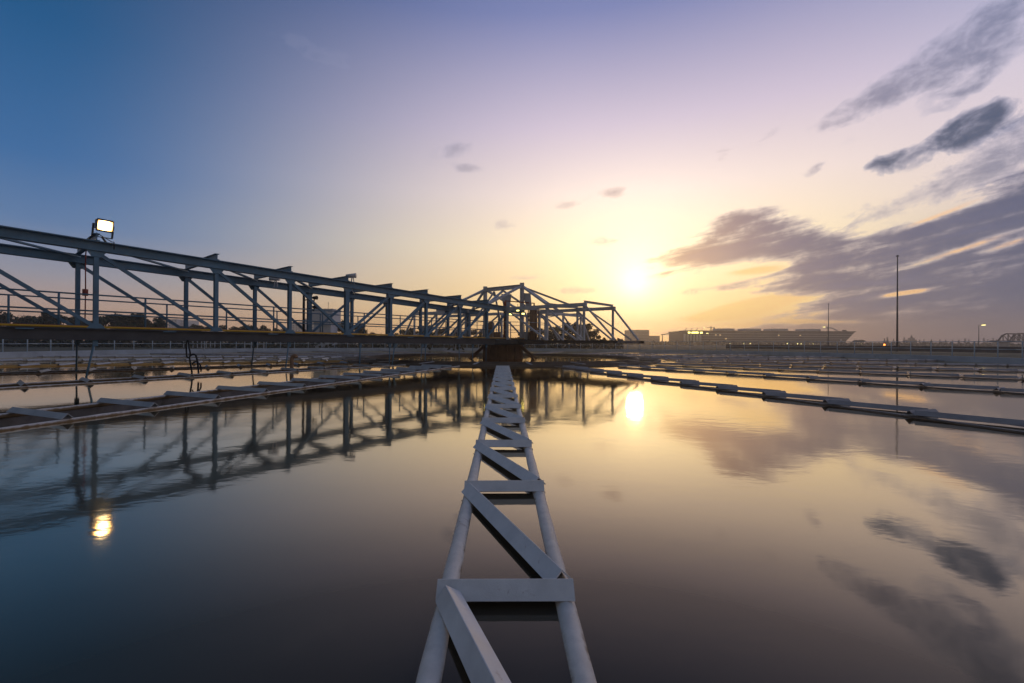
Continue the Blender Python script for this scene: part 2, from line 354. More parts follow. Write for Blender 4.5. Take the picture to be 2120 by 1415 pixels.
ORD = ['first', 'second', 'third', 'fourth', 'fifth', 'sixth', 'seventh', 'eighth', 'ninth', 'tenth', 'eleventh', 'twelfth', 'thirteenth', 'fourteenth',
       'fifteenth', 'sixteenth', 'seventeenth', 'eighteenth', 'nineteenth', 'twentieth', 'twenty-first', 'twenty-second', 'twenty-third', 'twenty-fourth', 'twenty-fifth', 'twenty-sixth']

# ------------------------------------------------------------------ the tank: water, wall, ground
CX, CY = -0.63, 31.0
C = Vector((CX, CY, 0)); RT = 30.45; RO = 10.2; RI = 8.9; LOW = 0.018
A0 = math.atan2(-CY, -CX)            # from the centre towards the camera
launders = []                         # (k, angle, half width)
for k in range(24):
    kk = k if k <= 12 else k - 24     # positive: to the camera's right
    hw = 0.24
    if kk == -1: hw = 0.70
    elif -6 <= kk <= -2: hw = 0.58
    if kk == 0: hw = 0.248
    launders.append((kk, A0 + R(15) * k + (0.0006 if kk == 0 else 0), hw))
wm = MB()
def sector(a0, h0, a1, h1, z):
    n = 8; pts = []
    def on(a, off, r):               # on the line parallel to direction a, off to its left, at radius r
        d = math.sqrt(r * r - off * off); return (CX + math.cos(a) * d - math.sin(a) * off, CY + math.sin(a) * d + math.cos(a) * off, z)
    inner0 = on(a0, h0 + 0.045, RO); inner1 = on(a1, -h1 - 0.045, RO)
    o0 = on(a0, h0 + 0.045, RT + 0.05); o1 = on(a1, -h1 - 0.045, RT + 0.05)
    def ang(p): return math.atan2(p[1] - CY, p[0] - CX)
    def arc(p, q, r):
        b0, b1 = ang(p), ang(q)
        if b1 < b0: b1 += 2 * math.pi
        return [(CX + r * math.cos(b0 + (b1 - b0) * i / n), CY + r * math.sin(b0 + (b1 - b0) * i / n), z) for i in range(n + 1)]
    ia = arc(inner0, inner1, RO); oa = arc(o0, o1, RT + 0.05)
    b = len(wm.v); wm.v += [Vector(p) for p in ia] + [Vector(p) for p in oa]
    for i in range(n):
        wm.f.append((b + i, b + n + 1 + i, b + n + 2 + i, b + i + 1)); wm.smooth.append(False)
for i in range(24):
    k0, a0, h0 = launders[i]; k1, a1, h1 = launders[(i + 1) % 24]
    if i == 23: a1 += 2 * math.pi
    sector(a0, h0, a1, h1, 0.0)
for kk, a, h in launders:            # the lower water inside each launder
    d = Vector((math.cos(a), math.sin(a), 0)); s_ = Vector((-d.y, d.x, 0)); c0 = Vector((CX, CY, LOW if h < .3 else -0.22))
    p = [c0 + d * 10.1 - s_ * (h + .05), c0 + d * (RT + .1) - s_ * (h + .05), c0 + d * (RT + .1) + s_ * (h + .05), c0 + d * 10.1 + s_ * (h + .05)]
    wm.poly(p)
n = 96
for r0, r1, zz_ in ((1.0, RI + 0.05, 0.0), (RI + 0.05, RO + 0.02, -0.15)):
    b = len(wm.v)
    for i in range(n):
        a = 2 * math.pi * i / n
        wm.v += [Vector((CX + r0 * math.cos(a), CY + r0 * math.sin(a), zz_)), Vector((CX + r1 * math.cos(a), CY + r1 * math.sin(a), zz_))]
    for i in range(n):
        j = (i + 1) % n; wm.f.append((b + 2 * i, b + 2 * i + 1, b + 2 * j + 1, b + 2 * j)); wm.smooth.append(False)
tag(wm.build('water', M_water), None, None, kind='structure')

WT = 0.36
w = MB().ring(CX, CY, RT, RT + 0.40, -0.6, WT, 0, 360, 1.5)
tank_wall = w.build('tank_wall', M_conc, loc=(CX, CY, -0.6))
tag(tank_wall, 'pale concrete rim wall around the round water tank', 'wall')

def ground():
    b = MB(); radii = [RT + 0.40, RT + 1.6, 36, 44, 60, 90, 150, 300, 700, 1800, 4500]
    zs = [0.30, 0.30, 0.22, 0.20, 0.20, 0.2, 0.2, 0.2, 0.2, 0.2, 0.2]
    n = 120
    for r, z_ in zip(radii, zs):
        for i in range(n):
            a = 2 * math.pi * i / n; b.v.append(Vector((CX + r * math.cos(a), CY + r * math.sin(a), z_)))
    for k in range(len(radii) - 1):
        for i in range(n):
            j = (i + 1) % n; b.f.append((k * n + i, (k + 1) * n + i, (k + 1) * n + j, k * n + j)); b.smooth.append(False)
    m = bpy.data.materials.new('grass_and_soil'); m.use_nodes = True; q = G(m.node_tree); bs = m.node_tree.nodes['Principled BSDF']
    gp = q.n('ShaderNodeNewGeometry').outputs['Position']
    c = q.ramp(q.noise(gp, 0.09, 6, 0.6), [(0.35, (0.035, 0.045, 0.016)), (0.52, (0.075, 0.070, 0.030)), (0.68, (0.17, 0.125, 0.07))])
    c = q.mix(q.mul(q.noise(gp, 3.0, 6, 0.7), 0.6), c, (0.03, 0.035, 0.015, 1))
    q.put(bs.inputs['Base Color'], c); bs.inputs['Roughness'].default_value = 0.95
    return tag(b.build('ground', m), None, None, kind='structure')
ground()
# paved walk round the outside of the rim
pw = MB().ring(CX, CY, RT + 0.405, RT + 1.5, 0.20, 0.304, 0, 360, 1.5)
tag(pw.build('path', mat('worn_paving', (0.20, 0.19, 0.17), 0.85, var=0.15, scale=0.7)), None, None, kind='structure')
# sandy bank and service road to the right
bk = MB()
for r0, r1, z0, z1 in ((36.0, 38.0, 0.22, 0.42), (38.0, 46.0, 0.42, 0.42)):
    n = 40
    b0 = len(bk.v)
    for i in range(n + 1):
        a = R(-30 + 80 * i / n)
        bk.v += [Vector((CX + r0 * math.cos(a), CY + r0 * math.sin(a), z0)), Vector((CX + r1 * math.cos(a), CY + r1 * math.sin(a), z1))]
    for i in range(n): bk.f.append((b0 + 2 * i, b0 + 2 * i + 1, b0 + 2 * i + 3, b0 + 2 * i + 2)); bk.smooth.append(True)
tag(bk.build('bank', mat('dry_grass_bank', (0.17, 0.135, 0.06), 0.95, var=0.3, scale=0.5, bump=0.6, bscale=6)), None, None, kind='structure')

# ring launder round the middle
ringt = empty('ring_launder', (CX, CY, 0), 'round double walled ring trough encircling the central column', 'trough')
def ring_part(name, r0, r1, z0, z1, m):
    me = MB().ring(0, 0, r0, r1, z0, z1, 0, 360, 2.5).mesh(name, m); return inst(name, me, ringt)
ring_part('outer_lip', RO - 0.05, RO + 0.05, -0.4, 0.09, M_ring)
ring_part('inner_lip', RI - 0.05, RI + 0.05, -0.4, 0.17, M_ring)
cb_me = MB().beam((RI - 0.04, 0, 0.14), (RO + 0.04, 0, 0.10), 0.09, 0.03).mesh('tie_bar', M_grey)
for i in range(24): inst('tie_bar', cb_me, ringt, rot=(0, 0, A0 + R(7.5) + R(15) * i))

# ------------------------------------------------------------------ radial launders
CROSS0, PITCH = 29.09, 1.37
zp, zr = 0.0, 0.107
me_cross = MB().angle_bar((0, -0.285, 0), (0, 0.285, 0)).mesh('cross_bar', M_white)
dv = Vector((PITCH - 0.13, 0.50, 0))
me_diag = MB().angle_bar(-dv / 2, dv / 2).mesh('diagonal_bar', M_white)
me_roll = MB().angle_bar(-dv / 2, dv / 2, 0.075)
for _i, _v in enumerate(me_roll.v):          # one bar lies rolled over on its pipes
    _d = dv.normalized(); me_roll.v[_i] = Matrix.Rotation(R(13), 3, _d) @ _v
me_roll = me_roll.mesh('diagonal_bar', M_white)
M_dull = mat('dull_grey_brown_paint', (0.36, 0.33, 0.32), 0.55, var=0.16, scale=5, bump=0.2, bscale=40, stain=RUST, stain_amt=0.05)
me_cross_r = MB().angle_bar((0, -0.285, 0), (0, 0.285, 0), 0.095).mesh('cross_bar', M_dull)
me_diag_r = MB().angle_bar(-dv / 2, dv / 2, 0.098).mesh('diagonal_bar', M_dull)
def pipe_mesh(r0, r1, m, seed, rr=0.045, zp=0.0):
    rnd = random.Random(seed); b = MB(); n = 12; L = r1 - r0; segs = int(L / 0.16); base = []
    for i in range(segs + 1):
        xx = r0 + L * i / segs; q = rr * (1 + rnd.uniform(-0.03, 0.03)) * (1.10 if i % 17 == 5 + seed % 3 else 1.0); oz = rnd.uniform(-0.002, 0.002)
        for k in range(n):
            a = 2 * math.pi * k / n; b.v.append(Vector((xx, q * math.cos(a), zp + oz + q * math.sin(a))))
    for i in range(segs):
        for k in range(n):
            j = (k + 1) % n; b.f.append((i * n + k, i * n + j, (i + 1) * n + j, (i + 1) * n + k)); b.smooth.append(True)
    b.f.append(tuple(range(n))); b.f.append(tuple(segs * n + k for k in reversed(range(n)))); b.smooth += [False, False]
    return b.mesh('pipe', m)
me_pipe = [pipe_mesh(RO + 0.05, RT + 0.0, M_pipe, s) for s in (1, 2)]
me_pipe_far = [pipe_mesh(RO + 0.05, RT + 0.0, M_pipe2, s, 0.034, -0.010) for s in (3, 4)]
me_pipe_left = [pipe_mesh(RO + 0.05, RT + 0.0, M_pipe, s, 0.038) for s in (7, 8)]
me_pipe_yel = [pipe_mesh(RO + 0.05, RT + 0.0, M_ochre, s) for s in (5, 6)]
me_side = MB().box(RO + 0.05, RT, -0.006, 0.006, -0.42, -0.02).mesh('trough_wall', M_plate)
me_wide = {}
for hw in (0.70, 0.58):
    dvw = Vector((0.24, 2 * hw + 0.10, 0)); me_wide[hw] = MB().angle_bar(-dvw / 2, dvw / 2, 0.095).mesh('cross_bar', M_grey)
me_whole = None
R_LAB = {1: 'nearest launder right of the foreground one, long zigzag bars just above the water',
         2: 'second launder right of the foreground one, long bars with small gaps between them',
         3: 'third launder to the right, broken line of bars crossed by the post reflections',
         4: 'fourth launder to the right, thin dashes of bars below the tall mast',
         5: 'fifth launder to the right, short faint dashes near the right rim wall',
         6: 'sixth launder to the right, thin line of bars close under the right rim wall'}
L_LAB = {1: 'wide launder nearest on the left with blue grey cross bars sloping over dark water',
         2: 'second wide launder on the left, sloping cross bars, under the black hose and bent pipe',
         3: 'third launder on the left, thin dark line of bars behind the black hose',
         4: 'launder with yellow ochre pipes on the far left, the only yellow one',
         5: 'fifth launder on the left, thin grey line just behind the yellow piped one',
         6: 'sixth launder on the left, thin line of bars close under the left rim wall'}
def far_launder_mesh():
    b = MB()
    for s_ in (-1, 1): b.tube((RO + .05, s_ * .24, 0), (RT, s_ * .24, 0), 0.045, 8); b.box(RO + .05, RT, s_ * .24 - .006, s_ * .24 + .006, -.42, -.02)
    r = CROSS0
    while r > RO + 0.3:
        b.angle_bar((r, -.285, zr), (r, .285, zr)); m = Vector((r + PITCH / 2, 0, zr))
        if r < CROSS0: b.angle_bar(m - dv / 2, m + dv / 2)
        r -= PITCH
    return b.mesh('launder', M_dull)
me_far = far_launder_mesh()
for kk, a, hw in launders:
    if kk == 0: lab = 'long white pipe launder with zigzag angle bars running from the foreground to the central column'
    elif kk == 12: lab = 'launder straight behind the central column, ending at the far rim wall'
    elif 1 <= kk <= 6: lab = R_LAB[kk]
    elif -6 <= kk <= -1: lab = L_LAB[-kk]
    elif kk > 6: lab = 'faint %s launder beyond the ring trough, counted leftwards from the right rim wall' % ORD[kk - 7]
    else: lab = 'faint %s launder beyond the ring trough, counted rightwards from the left rim wall' % ORD[-kk - 7]
    if abs(kk) > 6:
        o = inst('launder', me_far, None, (CX, CY, 0), (0, 0, a)); tag(o, lab, 'launder', 'radial launders of the tank'); continue
    t = empty('launder', (CX, CY, 0), lab, 'launder', 'radial launders of the tank', a)
    pm = me_pipe_yel if kk == -4 else (me_pipe if kk == 0 else me_pipe_left if kk < 0 else me_pipe_far)
    for s_, me in ((-1, pm[0]), (1, pm[1])):
        inst('pipe', me, t, (0, s_ * hw, 0)); inst('trough_wall', me_side, t, (0, s_ * (hw - 0.0), 0))
    if hw > 0.3:
        r = 25.3 + 1.17 * 4; zb = zr + 0.006
        while r > RO + 0.5: inst('cross_bar', me_wide[hw], t, (r, 0, zb)); r -= 1.17
    else:
        r = CROSS0; i = 0
        rnd = random.Random(kk + 50)
        while r > RO + 0.3:
            inst('cross_bar', me_cross if kk == 0 else me_cross_r, t, (r, 0, zr + rnd.uniform(-.003, .003)), (0, 0, rnd.uniform(-.012, .012)))
            inst('diagonal_bar', me_roll if kk == 0 and r == CROSS0 else me_diag if kk == 0 else me_diag_r, t, (r + PITCH / 2 - 0.01, 0, zr + 0.004 + rnd.uniform(-.003, .003)), (0, 0, rnd.uniform(-.012, .012)))
            r -= PITCH

# ------------------------------------------------------------------ the truss bridge
UA = R(180 + 50.4)
u = Vector((math.cos(UA), math.sin(UA), 0)); nv = Vector((-u.y, u.x, 0))        # nv: towards the camera's right
HW = 1.7
def B(s, o, z): return C + u * s + nv * o + Vector((0, 0, z))
def z_at(px, py, s, o=HW): return P(px, py, B(s, o, 0).y).z
zt1, zt0 = z_at(203, 500, 20.9), z_at(1010, 629, 3.46)
zd1, zd0 = z_at(0, 675, 22.9), z_at(1010, 701, 3.46)
def ztop(s): return zt0 + (zt1 - zt0) * (s - 3.46) / (20.9 - 3.46)
def zdeck(s): return zd0 + (zd1 - zd0) * (s - 3.46) / (22.9 - 3.46)
nodes = [1.6, 3.46, 5.7, 8.1, 10.3, 12.6, 15.1, 17.7, 20.9, 24.1, 27.4, 30.4]
CH = 0.30
bridge = empty('truss_bridge', B(15, 0, 0), 'long blue grey steel truss bridge crossing from the left edge to the central column', 'bridge')
bl = Vector(bridge.location)
class PB(MB):                        # parts of the bridge are built in world space and shifted to the bridge's frame
    def part(s, name, m, par=None, at=None):
        par = par or bridge; off = bl
        s.v = [v - off for v in s.v]
        c = sum(s.v, Vector()) / len(s.v)
        loc = c if par is bridge else Vector((0, 0, 0))
        if par is not bridge: loc = c - Vector(par.location); s.v = [v - Vector(par.location) for v in s.v]
        return s.build(name, m, par, loc)
S0, S1 = -0.2, 30.9
for o in (HW, -HW):
    PB().ibeam(B(S0, o, ztop(S0) - CH / 2), B(S1, o, ztop(S1) - CH / 2), 0.30, CH, 0.03, 0.024).part('top_chord', M_steel)
    PB().ibeam(B(S0, o, zdeck(S0) - 0.18), B(S1, o, zdeck(S1) - 0.18), 0.22, 0.35, 0.03, 0.024).part('bottom_beam', M_dark)
    for i, s in enumerate(nodes):
        wd = 0.19 if abs(s - 12.6) < .01 else 0.12
        PB().ibeam(B(s, o, zdeck(s) - 0.004), B(s, o, ztop(s) - CH + 0.004), wd, 0.16, 0.018, 0.02, up=tuple(nv)).part('post', M_steel)
        # gussets
        sg = 1 if o > 0 else -1
        pl = PB()
        zt = ztop(s) - CH; zb = zdeck(s)
        pl.extrude([(-0.24, 0.0), (0.24, 0.0), (0.12, -0.18), (-0.12, -0.18)], B(s, o + sg * 0.086, zt), B(s, o + sg * 0.098, zt)); pl.part('gusset', M_steel)
        pl = PB(); pl.extrude([(-0.22, 0.0), (0.22, 0.0), (0.10, 0.14), (-0.10, 0.14)], B(s, o + sg * 0.086, zb), B(s, o + sg * 0.098, zb)); pl.part('gusset', M_steel)
    for s0, s1 in zip(nodes[:-1], nodes[1:]):
        if s0 >= 12.5: a, b_ = s1, s0           # top end further out
        else: a, b_ = s0, s1
        PB().beam(B(a, o, ztop(a) - CH - 0.03), B(b_, o, zdeck(b_) + 0.04), 0.10, 0.10).part('diagonal', M_steel)
for i, s in enumerate(nodes[1:]):
    PB().ibeam(B(s, -HW - 0.1, ztop(s) + 0.115), B(s, HW + 0.12, ztop(s) + 0.12), 0.14, 0.22, 0.02, 0.02).part('cross_beam', M_steel)
    PB().beam(B(s, -HW + 0.1, zdeck(s) - 0.24), B(s, HW - 0.1, zdeck(s) - 0.24), 0.14, 0.2).part('floor_beam', M_dark)
for i, (s0, s1) in enumerate(zip(nodes[:-1], nodes[1:])):
    a, b_ = (s0, s1)
    PB().beam(B(a, -HW + 0.16, ztop(a) - 0.10), B(b_, HW - 0.16, ztop(b_) - 0.10), 0.14, 0.05).part('wind_brace', M_steel)
dk = PB().beam(B(S0, 0, zdeck(S0) - 0.10), B(S1, 0, zdeck(S1) - 0.10), 3.1, 0.05); dk.part('walkway', M_dark)
PB().tube(B(S0, HW + 0.06, zdeck(S0) + 0.035), B(S1, HW + 0.06, zdeck(S1) + 0.035), 0.032, 8).part('yellow_tube', M_yellow)
PB().tube(B(S0, HW - 0.05, zdeck(S0) + 0.055), B(S1, HW - 0.05, zdeck(S1) + 0.055), 0.026, 8).part('red_tube', M_redtube)
s = 2.4
while s < 30:
    PB().beam(B(s, HW + 0.115, zdeck(s) - 0.05), B(s + 0.35, HW + 0.115, zdeck(s + .35) - 0.055), 0.02, 0.03).part('bracket', M_steel); s += 3.3
for o, ph in ((1.2, 0.0), (-1.2, 0.9)):
    rp = PB()
    for zz_ in (1.05, 0.55): rp.tube(B(3.0, o, zdeck(3) + zz_), B(30.5, o, zdeck(30.5) + zz_), 0.024, 8)
    rl = rp.part('railing', M_steel)
    s = 3.2 + ph
    while s < 30.5:
        PB().tube(B(s, o, zdeck(s) - 0.07), B(s, o, zdeck(s) + 1.05), 0.028, 8).part('railing_post', M_steel, rl); s += 2.05
for s, o, ln, r_ in ((20.9, HW, 0.5, .028), (20.9, -HW, 0.05, .026), (15.1, HW, 0.35, .026), (15.1, -HW, .3, .03), (11.9, HW, .1, .03), (10.3, HW, .1, .03), (10.0, HW, .45, .03), (8.1, HW, .1, .032), (8.3, HW, .4, .022),
                    (7.6, -HW, .1, .022), (5.7, HW, 0.0, .022), (24.1, HW, .4, .026), (24.1, -HW, .3, .026), (3.46, HW, .1, .022), (4.6, HW, .1, .022)):
    hb = PB().tube(B(s, o - 0.02, zdeck(s) - 0.30), B(s + ln * 0.5, o, -0.3), r_, 8)
    hb.beam(B(s, o - 0.02, zdeck(s) - 0.54), B(s, o - 0.02, zdeck(s) - 0.358), 0.12, 0.08, up=tuple(nv))
    hb.part('hanger_rod', M_steel)

# flood lamp on the top chord
fl_s = 20.75
fb = B(fl_s, HW, ztop(fl_s)); lamp = empty('flood_lamp', fb, 'lit square flood lamp glowing warm white on top of the bridge', 'lamp')
hz = P(212, 466, fb.y - 0.1).z - fb.z
face = Vector((0.86, -0.48, -0.24)).normalized(); fs = face.cross(Vector((0, 0, 1))).normalized(); fu = fs.cross(face)
hc = Vector((0.06, 0, hz))
def fbox(c, w, d, h):
    b = MB(); b.extrude([(-w / 2, -h / 2), (w / 2, -h / 2), (w / 2, h / 2), (-w / 2, h / 2)], c - face * d, c); return b
b = MB(); b.extrude([(-.25, -.21), (.25, -.21), (.30, -.26), (.30, .26), (-.30, .26), (-.30, -.26), (-.25, -.21)][1:6], hc - face * .2, hc)
hb = MB(); hb.extrude([(-.16, -.13), (.16, -.13), (.16, .13), (-.16, .13)], hc - face * 0.26, hc, prof2=[(-.20, -.17), (.20, -.17), (.20, .17), (-.20, .17)])
hb.build('housing', M_black, lamp)
fbox(hc + face * 0.012, 0.36, 0.010, 0.30).build('lamp_glass', M_lampface, lamp, hc + face * 0.012)
rim = MB()
for a_, b__, w_, h_ in (((-.20, .165), (.20, .165), .014, .05), ((-.20, -.165), (.20, -.165), .014, .05)):
    rim.beam(hc + fs * a_[0] + fu * a_[1] + face * .02, hc + fs * b__[0] + fu * b__[1] + face * .02, w_, h_)
for sx in (-.193, .193): rim.beam(hc + fs * sx - fu * .155 + face * .02, hc + fs * sx + fu * .155 + face * .02, .014, .05)
rim.build('rim', M_black, lamp)
br = MB()
for sx in (-.24, .24): br.beam(hc + fs * sx - fu * .36 - face * .1, hc + fs * sx + fu * .02 - face * .1, .05, .015, up=tuple(face))
br.beam(hc - fs * .25 - fu * .37 - face * .1, hc + fs * .25 - fu * .37 - face * .1, .05, .02)
br.tube(Vector((0.06, 0.05, 0)), hc - fu * .37 - face * .1, 0.03); br.build('bracket', M_dark, lamp)
cb_ = MB().path([hc + fs * .15 - fu * .26 - face * .1, hc + Vector((.22, 0, -.5)), Vector((.30, .05, .02)), Vector((.26, .1, -.2))], 0.012, 6); cb_.build('cable', M_black, lamp)
# cable with a switch box hanging by the rear post
t = empty('hanging_cable', B(20.75, -HW + .35, ztop(20.75)), 'dark red cable with a small switch box hanging beside the rear bridge post', 'cable')
MB().path([Vector((.5, -.5, .1)), Vector((.1, -.1, -.02)), Vector((0, 0, -.3)), Vector((.01, 0, -1.2)), Vector((0, 0, -2.3))], 0.018, 6).build('cable', M_redtube, t)
MB().box(-.06, .06, -.05, .05, -1.45, -1.22).build('switch_box', M_redtube, t)

# loudspeaker post on the bridge (dark pole with two arms at 632)
sp_ = B(13.0, -HW + 0.25, zdeck(13)); t = empty('signal_post', sp_, 'dark pole with two curved lamp arms standing on the bridge walkway', 'post')
hgt = P(628, 608, sp_.y).z - sp_.z
MB().tube((0, 0, 0), (0, 0, hgt), 0.06, 8).build('pole', M_black, t)
for zq in (0.84, 0.62):
    a = MB().path([Vector((0, 0, hgt * zq)), Vector((.35, -.1, hgt * zq + .02)), Vector((.55, -.15, hgt * zq - .08)), Vector((.58, -.16, hgt * zq + .1))], 0.03, 6)
    a.tube((.50, -.15, hgt * zq + .10), (.72, -.2, hgt * zq + .10), 0.06, 8, 0.1); a.build('arm', M_black, t)
# small flood lamps on top chords
for px, py, s, o, lab in ((728, 577, 12.4, HW, 'unlit tubular lamp angled over the bridge top chord'), (622, 583, 14.4, -HW + .3, 'unlit white lamp hung under the bridge top chord by the dark pole')):
    q = B(s, o, 0); z_ = P(px, py, q.y).z
    t = empty('bulkhead_lamp', (q.x, q.y, z_), lab, 'lamp')
    MB().tube((-.22, 0, .10), (.22, .05, .14), .08, 10, .11).build('housing', M_steel2, t)
    MB().beam((0, 0, -.25), (0.05, 0, .06), .04, .04).beam((.15, 0, -.25), (.1, 0, .06), .03, .03).build('bracket', M_steel2, t)

# black hose and goose-neck pipe dropping into the left launders
h0 = P(388, 706, 13.6); t = empty('hose', (h0.x, h0.y, 0), 'black rubber hose looping down from the bridge into the water', 'hose')
def hp(px, py, dy=0): 
    q = P(px, py, h0.y + dy); return q - Vector((h0.x, h0.y, 0))
def curve(pts, k=6):
    out = []
    for i in range(len(pts) - 1):
        p0, p1, p2, p3 = pts[max(0, i - 1)], pts[i], pts[i + 1], pts[min(len(pts) - 1, i + 2)]
        for j in range(k):
            f = j / k; out.append(0.5 * ((2 * p1) + (p2 - p0) * f + (2 * p0 - 5 * p1 + 4 * p2 - p3) * f * f + (3 * p1 - p0 - 3 * p2 + p3) * f ** 3))
    return out + [pts[-1]]
MB().path(curve([hp(389, 704), hp(386, 712), hp(386, 730), hp(387, 739), hp(392, 740), hp(394, 733), hp(391, 718), hp(390, 705)]), .022, 8).build('hose_line', M_rubber, t)
MB().path(curve([hp(392, 740), hp(394, 752), hp(397, 770), hp(397, 776)]), .024, 8).build('hose_line', M_rubber, t)
MB().path(curve([hp(393, 738), hp(399, 734), hp(405, 736), hp(408, 745), hp(410, 758), hp(411, 774)]), .026, 8).build('hose_line', M_rubber, t)
MB().path(curve([hp(398, 755, .2), hp(402, 750, .2), hp(410, 751, .2), hp(416, 760, .2), hp(416, 770, .2)]), .022, 8).build('hose_line', M_rubber, t)
g0 = P(605, 770, 17.2); t = tag(MB().path(curve([g0 + Vector((0, 0, -.3)), P(604, 765, g0.y), P(604, 748, g0.y), P(606, 739, g0.y), P(611, 737, g0.y), P(614, 741, g0.y)]), .07, 10).build('gooseneck_pipe', M_brown, None, (g0.x, g0.y, 0)),
                          'brown gooseneck pipe rising from the water behind the second left launder', 'pipe')

# ------------------------------------------------------------------ central column, arms and apex frame
ZD = zdeck(0.0); ZT = EYE + 2.22
col = empty('central_column', (CX, CY, 0), 'brown steel drum column standing in the water under the bridge centre', 'column')
b = MB(); n = 28
prof = [(1.30, -0.5), (1.30, ZD - 0.42), (1.44, ZD - 0.40), (1.44, ZD - 0.36)]
for r_, z_ in prof:
    for i in range(n):
        a = 2 * math.pi * i / n; b.v.append(Vector((r_ * math.cos(a), r_ * math.sin(a), z_)))
for k in range(len(prof) - 1):
    for i in range(n): j = (i + 1) % n; b.f.append((k * n + i, k * n + j, (k + 1) * n + j, (k + 1) * n + i)); b.smooth.append(True)
b.f.append(tuple(3 * n + i for i in range(n))); b.smooth.append(False); b.build('drum', M_brown, col)
for i in range(14):
    a = R(360 / 14 * i); MB().tube((1.33 * math.cos(a), 1.33 * math.sin(a), -.4), (1.33 * math.cos(a), 1.33 * math.sin(a), ZD - .43), .035, 6).build('rib', M_brown, col)
for a in (-28, 8, 172, 208):
    c_, s_ = math.cos(R(a)), math.sin(R(a)); MB().beam((1.38 * c_, 1.38 * s_, ZD - .5), (2.5 * c_, 2.5 * s_, -.15), .1, .1).build('stay', M_brown, col)
plat = empty('centre_platform', (CX, CY, ZD), 'round machinery platform over the central column with thin handrail', 'platform')
b = MB(); n = 36; RP = 3.2
for z_ in (-.30, -.045):
    for i in range(n): a = 2 * math.pi * i / n; b.v.append(Vector((RP * math.cos(a), RP * math.sin(a), z_)))
for i in range(n): j = (i + 1) % n; b.f.append((i, j, n + j, n + i)); b.smooth.append(False)
b.f.append(tuple(reversed(range(n)))); b.f.append(tuple(n + i for i in range(n))); b.smooth += [False, False]; b.build('deck', M_dark, plat)
hr = MB()
for z_ in (.55, 1.05):
    for i in range(n):
        a, c_ = 2 * math.pi * i / n, 2 * math.pi * (i + 1) / n; hr.tube((3.1 * math.cos(a), 3.1 * math.sin(a), z_), (3.1 * math.cos(c_), 3.1 * math.sin(c_), z_), .02, 6)
hro = hr.build('handrail', M_steel2, plat)
for i in range(18):
    a = 2 * math.pi * i / 18; MB().tube((3.1 * math.cos(a), 3.1 * math.sin(a), -.06), (3.1 * math.cos(a), 3.1 * math.sin(a), 1.05), .025, 6).build('railing_post', M_steel2, hro)

def arm(ang, lab):
    t = empty('radial_truss', (CX, CY, 0), lab, 'truss', 'short truss arms around the central column', ang)
    zt = ZT; zb = EYE + 0.15; L = [1.85, 4.85, 7.35]; LE = 9.1
    for o in (HW, -HW):
        o2 = o
        MB().beam((1.6, o, zt - .1), (L[-1] + .15, o, zt - .1), .15, .2).build('top_chord', M_steel2, t)
        MB().ibeam((1.6, o, zb - .08), (LE + .25, o, zb - .08), .2, .16, .02, .02).build('bottom_chord', M_dark, t)
        for l in L: MB().beam((l, o, zb - .002), (l, o, zt - .198), .11, .11, up=(0, 1, 0)).build('post', M_steel2, t)
        for l0, l1 in zip(L[:-1], L[1:]): MB().beam((l0 + .08, o, zt - .24), (l1 - .05, o, zb + .05), .10, .09).build('diagonal', M_steel2, t)
        MB().beam((L[-1] + .1, o, zt - .18), (LE, o * .85, zb + .04), .10, .09).build('end_brace', M_steel2, t)
    for l in L[1:]:
        MB().ibeam((l, -HW, zt + .06), (l, HW, zt + .06), .14, .12, .015, .015).build('cross_beam', M_steel2, t)
        MB().beam((l, -HW + .1, zb - .10), (l, HW - .1, zb - .10), .12, .1).build('floor_beam', M_dark, t)
    for l0, l1 in zip(L[:-1], L[1:]): MB().beam((l0, -HW + .1, zt - .12), (l1, HW - .1, zt - .12), .1, .05).build('wind_brace', M_steel2, t)
    MB().beam((L[-1], -HW + .05, zt - .25), (LE - .4, HW * .8, zb + .05), .07, .07).build('end_brace', M_steel2, t)
    MB().beam((LE, -HW, zb - .07), (LE, HW, zb - .07), .15, .12).build('end_beam', M_dark, t)
    MB().box(1.9, LE - .1, -HW + .12, HW - .12, zb - .055, zb - .03).build('walkway', M_dark, t)
    return t
arm(math.atan2(nv.y, nv.x), 'pale truss arm reaching right from the column towards the sun, tapered open end')
arm(math.atan2(-nv.y, -nv.x), 'truss arm reaching back left behind the bridge from the column')
arm(math.atan2(-u.y, -u.x), 'truss arm reaching away to the back right of the column')

ap = empty('apex_frame', (CX, CY, ZD), 'peaked steel stay frame rising above the middle of the bridge', 'frame')
ZA = EYE + 3.82 - ZD; zt_ = ZT - ZD
p1 = -nv * 1.65 + Vector((0, 0, ZA)); p2 = nv * 1.65 + Vector((0, 0, ZA))
MB().ibeam(p1 + Vector((0, 0, -.11)), p2 + Vector((0, 0, -.11)), .22, .26).build('ridge_beam', M_steel2, ap)
for p in (p1, p2):
    MB().box(p.x - .14, p.x + .14, p.y - .14, p.y + .14, p.z - .32, p.z + .12).build('ridge_cap', M_steel2, ap)
    MB().beam(Vector((p.x, p.y, 0)), p + Vector((0, 0, -.33)), .2, .2, up=tuple(u)).build('post', M_steel2, ap)
    for sgn, L_ in ((1, 3.4), (-1, 4.6)):
        MB().beam(p + u * sgn * .12 + Vector((0, 0, -.12)), Vector((p.x, p.y, 0)) + u * sgn * L_ + Vector((0, 0, zt_ + .06)), .15, .13).build('stay', M_steel2, ap)
    sg = 1 if p is p2 else -1
    for o in (HW, -HW):
        MB().beam(p + nv * sg * .12 + Vector((0, 0, -.18)), nv * sg * 4.85 + u * o + Vector((0, 0, zt_ + .05)), .14, .12).build('stay', M_steel2, ap)
